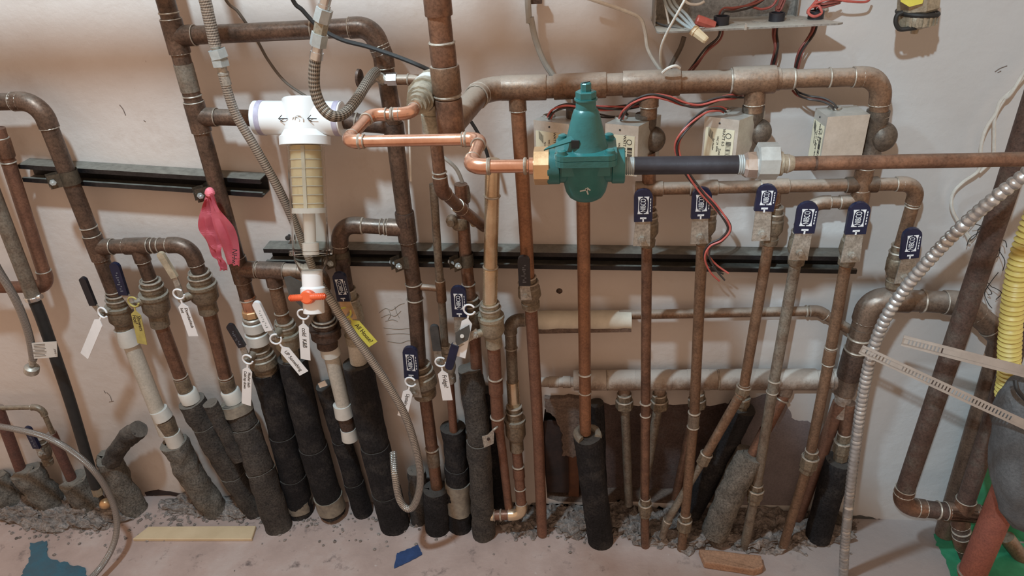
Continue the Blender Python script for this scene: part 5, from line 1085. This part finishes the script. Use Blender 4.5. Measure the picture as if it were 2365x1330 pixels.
# ================================================================== right end
run('rusty steel pipe slanting down the right side to an elbow by the floor', [up(2330, 420, .12, 2.25), (2330, 420, .12), (2078, 1168, .12), (2182, 1180, .12), (2312, 1190, .12)], .0205, 'rust', 'steel_pipe', rb=.045,
    branches=[([(2216, 1184, .12), (2222, 1250, .122), (2250, 1330, .126)], .0190), ([(2222, 1184, .12), (2288, 985, .115), (2345, 800, .11), up(2345, 800, .11, 1.0)], .0200)], rings=[(2083, 1137, .003), (2108, 1170, .003), (2165, 1178, .003), (2262, 1186, .003), (2212, 1225, .003)], em='cu')
bm = B(); tube(bm, [up(2376, 290, .105, 2.25), P(2376, 290, .105), P(2338, 385, .10)], .0120); solo('steel_pipe', 'thinner rusty pipe hugging the right side of the slanting steel pipe', 'pipe', bm, M['rust'], P(2338, 385, .10))
run('short thick red pipe slanting in front of the green board', [(2330, 1120, .19), (2243, 1330, .19)], .0300, 'redpipe', 'steel_pipe', sold=False, rings=[(2246, 1322, .004)])
bm = B(); tube(bm, [P(2325, 1240, .10), P(2420, 1370, .14)], .018); solo('copper_pipe', 'short dusty pipe lying on the green floor paint in the right corner', 'pipe', bm, M['cud'], P(2325, 1240, .10))
# flexible metal conduit
pth = smooth_path([P(*p) for p in ((3000, 60, .40), (2700, 170, .38), (2500, 290, .36), (2420, 355, .34), (2365, 405, .33), (2300, 455, .32), (2230, 515, .30), (2160, 585, .28), (2095, 660, .26), (2045, 735, .25), (2014, 815, .24), (1995, 900, .23), (1980, 1000, .22), (1965, 1120, .21), (1953, 1240, .20), (1948, 1330, .19), (1947, 1400, .16))], 40)
bm = B(); dist = 0; q = [pth[0]]; 
for p in pth[1:]:
    if (p - q[-1]).length > .0018: q.append(p)
rs = []; L = 0
for i, p in enumerate(q):
    if i: L += (q[i] - q[i - 1]).length
    rs.append(.0080 + .0034 * abs(math.sin(L * math.pi / .0125)) ** .6)
tube(bm, q, rs, 14); solo('flexible_conduit', 'ribbed metal flexible conduit curving down from the right edge to the floor', 'conduit', bm, M['steel2'] if 'steel2' in M else M['galv'], q[0])
# yellow corrugated hose
pth = smooth_path([P(*p) for p in ((2600, -150, .2), (2510, 150, .21), (2450, 330, .22), (2420, 425, .22), (2385, 520, .22), (2358, 600, .22), (2340, 700, .22), (2332, 790, .22), (2330, 860, .22), (2322, 915, .22))], 60)
q = [pth[0]]
for p in pth[1:]:
    if (p - q[-1]).length > .0016: q.append(p)
rs = []; L = 0
for i, p in enumerate(q):
    if i: L += (q[i] - q[i - 1]).length
    rs.append(.0175 + .0030 * math.sin(L * 6.2832 / .0105))
bm = B(); tube(bm, q, rs, 20); solo('corrugated_hose', 'yellow corrugated gas hose at the right edge', 'hose', bm, M['ylw'], q[0])
# white wires on the wall
cable('white wire crossing down the wall beside the rusty pipe, upper', [(2520, -60, .03), (2430, 90, .03), (2345, 200, .03), (2312, 232, .03), (2300, 262, .03), (2280, 292, .03), (2268, 325, .03), (2263, 372, .03), (2258, 396, .03), (2225, 420, .025), (2202, 445, .02), (2198, 478, .02), (2212, 510, .02), (2240, 548, .02)], .0034, 'whtw')
cable('white wire twisted beside the other one on the upper right wall', [(2540, -60, .035), (2420, 80, .035), (2340, 208, .035), (2318, 232, .03), (2298, 270, .03), (2296, 320, .03), (2292, 365, .03), (2262, 398, .03)], .0032, 'whtw')
cable('thin white wire end below the conduit on the right wall', [(2228, 535, .02), (2236, 550, .02), (2240, 562, .02)], .0026, 'whtw')
bm = B()
for k in range(16):
    p = [random.choice((2290, 2310, 2270)) + random.uniform(-25, 25), random.uniform(450, 640)]; q = []
    for i in range(5): q.append(P(p[0], p[1], random.uniform(.02, .06))); p[0] += random.uniform(-24, 20); p[1] += random.uniform(4, 30)
    tube(bm, smooth_path(q, 4), .0009, 5)
solo('dry_roots', 'tangle of thin dark roots on the wall beside the rusty pipe', 'roots', bm, M['twig'], P(2290, 540, .02), None, 'stuff')
# perforated straps
def pstrap(label, a, b, da, db, w_, slots):
    A_, B_ = P(*a, da), P(*b, db); u = (B_ - A_); L = u.length; u.normalize(); n = side_normal(u, .4); v = n.cross(u).normalized()
    bm = B(); n_ = int(L / .0062); e = w_ / 2; hi = e * .45
    rows = []
    def quad(u0, u1, v0, v1): 
        f = [bm.verts.new(A_ + u * x + v * y) for x, y in ((u0, v0), (u1, v0), (u1, v1), (u0, v1))]; bm.faces.new(f)
    quad(0, L, -e, -hi); quad(0, L, hi, e)
    for k in range(n_):
        x = k * .0062; quad(x, x + (.0035 if slots[0] < x / L < slots[1] or slots[2] < x / L < slots[3] else .0062), -hi, hi)
    bmesh.ops.remove_doubles(bm, verts=bm.verts, dist=1e-5); bmesh.ops.solidify(bm, geom=bm.faces[:], thickness=.0012)
    return solo('perforated_strap', label, 'strap', bm, M['strap'], A_)
pstrap('slotted hanging strap, upper of the two at the right edge', (2084, 786), (2420, 872), .30, .36, .020, (0, .28, .9, 1))
pstrap('slotted hanging strap, lower and longer of the two at the right edge', (1988, 806), (2420, 1005), .32, .40, .017, (0, .16, .2, .8))
# grey cloth at the right edge
bm = B(); o = [(2322, 905), (2300, 960), (2292, 1040), (2296, 1120), (2308, 1170), (2335, 1215), (2400, 1250), (2420, 1200), (2420, 880), (2360, 870)]
pts = [P(x, y, .30) for x, y in o]; cen = sum(pts, Vector()) / len(pts); R_ = []
for lv, k in ((-1, .55), (-.7, .85), (-.3, .98), (.1, 1.0), (.5, .9), (.8, .7), (1, .35)): R_.append([bm.verts.new(cen + (p - cen) * k + Vector((0, -lv * .05, 0))) for p in pts])
for i in range(len(R_) - 1):
    for k in range(len(o)): bm.faces.new((R_[i][k], R_[i][(k + 1) % len(o)], R_[i + 1][(k + 1) % len(o)], R_[i + 1][k])).smooth = True
bm.faces.new(R_[0]); bm.faces.new(list(reversed(R_[-1]))); bmesh.ops.subdivide_edges(bm, edges=bm.edges[:], cuts=3, use_grid_fill=True, smooth=.5); rough_up(bm, .008, 12); rough_up(bm, .004, 30)
for f in bm.faces: f.smooth = True
solo('cloth_bag', 'dark grey cloth bag hanging at the right edge below the yellow hose', 'bag', bm, M['cloth'], cen)
cable('dark strap curving over the grey cloth bag', [(2345, 878, .36), (2350, 900, .37), (2372, 925, .37), (2400, 940, .36)], .004, 'black', 'bag_strap', 'strap')

# ================================================================== junction box at the top
t = T('junction_box', 'open grey metal junction box cut by the top edge', 'box', P(1700, 60, .06))
dz = .11
def bx(px, py, d): return P(px, py, d)
zb = P(1720, 66, dz).z - .001                                      # height of the bottom plate's front lip
xl = P(1500, 60, 0).x + .004; xr = P(1870, 40, 0).x - .03; xe = G(1945, 50, zb).x
bm = B(); box(bm, Vector(((xl + xr) / 2, -.003, zb + .12)), xr - xl, .003, .24); t.part('back_panel', bm, M['boxmetal'])
bm = B(); prism(bm, [Vector((xl, 0, zb)), Vector((xr, 0, zb)), Vector((xe - .01, -dz, zb + .004)), Vector((xe - .02, -dz - .006, zb + .004)), Vector((xl + .004, -dz - .006, zb)), Vector((xl, -dz, zb))], Vector((0, 0, 1)), .003); bp_ = t.part('bottom_plate', bm, M['boxmetal'])
bm = B(); box(bm, Vector((xl, -dz / 2 * .6, zb + .12)), .002, dz * .6, .24); t.part('side_panel', bm, M['boxmetal'])
bm = B(); box(bm, Vector((xr, -.012, zb + .12)), .002, .024, .24); t.part('side_panel', bm, M['boxmetal'])
for x, y in ((1510, 40), (1905, 20)):
    bm = B(); c = P(x, y, .006); lathe(bm, c, Vector((0, -1, 0)), [(0, .006), (.002, .006), (.003, .003)], 12); t.part('screw', bm, M['steel'])
for x, y, r in ((1603, 66, .018), (1700, 55, .018), (1755, 50, .014), (1838, 46, .014)):
    bm = B(); lathe(bm, G(x, y, zb + .002), Vector((0, 0, 1)), [(0, r), (.0012, r), (.0012, r * .8), (.0018, r * .8)], 22); t.part('knockout', bm, M['boxmetal'], bp_)
bm = B(); box(bm, G(1722, 62, zb + .005), .004, .004, .010); t.part('rivet', bm, M['steel'], bp_)
for lb, x, y in (('black wire bushing in the box floor beside the red wire nut', 1665, 56), ('black wire bushing in the middle of the box floor', 1793, 48), ('black wire bushing under the knotted wires of the box', 1883, 44)):
    c = G(x, y, zb + .003); bm = B(); lathe(bm, c, Vector((0, 0, 1)), [(0, .0135), (.014, .0135), (.014, .0105), (.002, .0105)], 20, caps=False); solo('wire_bushing', lb, 'bushing', bm, M['blk'], c, 'black bushings in the box floor')
zw = zb
def gz(px, py, dz_): return G(px, py, zb + dz_)
b1, b2, b3 = gz(1665, 56, .0), gz(1793, 48, .0), gz(1883, 44, .0)
UPV = Vector((0, 0, 1))
bundle('dark red wires passing down through the box bushing beside the red wire nut', [P(1780, -15, .03), P(1740, 10, .04), P(1695, 22, .055), b1 + UPV * .02, b1 - UPV * .02, P(1632, 115, .07), P(1605, 150, .05), P(1585, 172, .035)], ('dred', 'blkw', 'dred'), group='wires of the junction box')
bundle('dark red wires hanging straight down from the middle of the box', [P(1815, -20, .045), P(1800, 20, .05), b2 + UPV * .02, b2 - UPV * .02, P(1793, 110, .05), P(1783, 160, .03)], ('dred', 'blkw', 'dred', 'dred'), group='wires of the junction box')
bundle('dark red wires hanging under the knotted end of the box', [P(1940, 2, .05), P(1905, 12, .06), b3 + UPV * .02, b3 - UPV * .02, P(1850, 118, .05), P(1838, 165, .04), P(1834, 200, .05)], ('dred', 'blkw', 'dred', 'dred'), group='wires of the junction box')
cable('red wire looped in a knot above the last bushing', [b3 + UPV * .012, P(1866, 30, .06), P(1872, 18, .065), P(1890, 14, .06), P(1897, 30, .07), P(1880, 38, .075), P(1867, 28, .07), P(1880, 8, .06), P(1900, -15, .05)], .0024, 'red')
cable('pink wire leaving the box over the right edge', [P(1880, 8, .06), P(1920, -2, .06), P(1960, 3, .06), P(2000, 4, .05), P(2012, -8, .04)], .0022, 'red')
cable('red wire sagging across the box interior', [P(1735, 15, .02), P(1760, 21, .02), P(1785, 12, .02), P(1800, -15, .02)], .0022, 'red')
for k, (lb, q) in enumerate((('grey wire curving to the tan wire nut, outermost', [(1530, -20, .05), (1540, 15, .06), (1565, 45, .08), (1600, 70, .11)]), ('grey wire curving to the tan wire nut, middle', [(1538, -20, .05), (1550, 12, .06), (1575, 38, .08), (1602, 66, .11)]), ('grey wire curving to the tan wire nut, innermost', [(1548, -20, .05), (1560, 10, .06), (1585, 34, .08), (1605, 62, .11)]))):
    cable(lb, q, .0028, 'gryw', group='grey wires in the box')
cable('white wire dropping inside the left of the box', [(1530, -20, .05), (1538, 20, .06), (1545, 55, .07)], .002, 'whtw')
cable('black wire trailing along the box floor to the wire nuts', [(1515, 52, .06), (1545, 62, .08), (1590, 72, .10), (1605, 74, .11)], .002, 'blkw')
cable('grey wire hanging behind the box down to the header', [(1580, 85, .02), (1572, 110, .02), (1556, 140, .02), (1543, 165, .02)], .0045, 'brwire')
cable('short white wire curving at the top of the box', [(1570, -10, .07), (1590, 8, .07), (1612, 10, .07), (1627, 3, .07)], .0024, 'whtw')
c = P(1600, 68, .112); e = P(1632, 94, .125); ax = (e - c); L = ax.length; bm = B(); lathe(bm, c, ax, [(0, .0095), (.006, .010), (.007, .0085), (L - .003, .0072), (L, .006)], 8, smooth=False); solo('wire_nut', 'tan wire nut hanging over the front lip of the box', 'connector', bm, M['tan'], c)
c = P(1608, 46, .09); e = P(1650, 60, .09); ax = (e - c); L = ax.length; bm = B(); lathe(bm, c, ax, [(0, .0085), (.002, .0098), (L * .5, .0095), (L, .0078)], 10, smooth=False); solo('wire_nut', 'red wire nut lying inside the box', 'connector', bm, M['rednut'], c)
# hose-end drain valve, top right
t = T('drain_valve', 'brass drain valve with capped outlet and black strap at the top right', 'valve', P(2120, 20, .10))
bm = B(); tube(bm, [up(2125, -30, .10, 2.2), P(2125, -20, .10)], .02); a = P(2125, -30, .10); b = P(2120, 24, .10); lathe(bm, a, b - a, [(0, .034), (.03, .034), ((b - a).length - .004, .034), ((b - a).length, .030)], 8, smooth=False); t.part('body', bm, M['bronze'])
bm = B(); a = P(2120, 22, .10); b = P(2119, 36, .10); lathe(bm, a, b - a, [(0, .026), ((b - a).length, .026)], 20); t.part('neck', bm, M['black'])
bm = B(); a = P(2119, 30, .10); b = P(2114, 60, .10); ax = (b - a).normalized(); L = (b - a).length; lathe(bm, a, ax, [(0, .030), (.003, .0315), (L - .004, .030), (L, .024)], 24)
f1, f2 = frame(ax)
for k in range(20):
    th = 6.2832 * k / 20; box(bm, a + ax * L * .45 + (f1 * math.cos(th) + f2 * math.sin(th)) * .031, L * .75, .004, .004, ax, -f1 * math.sin(th) + f2 * math.cos(th), f1 * math.cos(th) + f2 * math.sin(th))
cp = t.part('outlet_cap', bm, M['bronze'])
bm = B(); a = P(2114, 60, .10); lathe(bm, a, ax, [(0, .012), (.004, .012), (.005, .007), (.012, .006)], 14); t.part('cap_stud', bm, M['bronze'], cp)
bm = B(); tube(bm, smooth_path([P(*p) for p in ((2085, 28, .125), (2072, 35, .125), (2069, 52, .125), (2078, 67, .125), (2100, 66, .125), (2116, 64, .12))], 8), .0038, 8); ring_torus(bm, P(2119, 29, .10), Vector((.05, 0, 1)), .031, .004, 28, 8); t.part('cap_strap', bm, M['black'])
bm = B(); prism(bm, [P(2078, -20, .14), P(2138, -20, .14), P(2130, 8, .14), P(2100, 16, .14), P(2080, 4, .14)], Vector((0, -1, .2)), .0015); solo('yellow_tag', 'yellow tag hanging on the drain valve at the top right', 'tag', bm, M['yel'], P(2100, 0, .14))
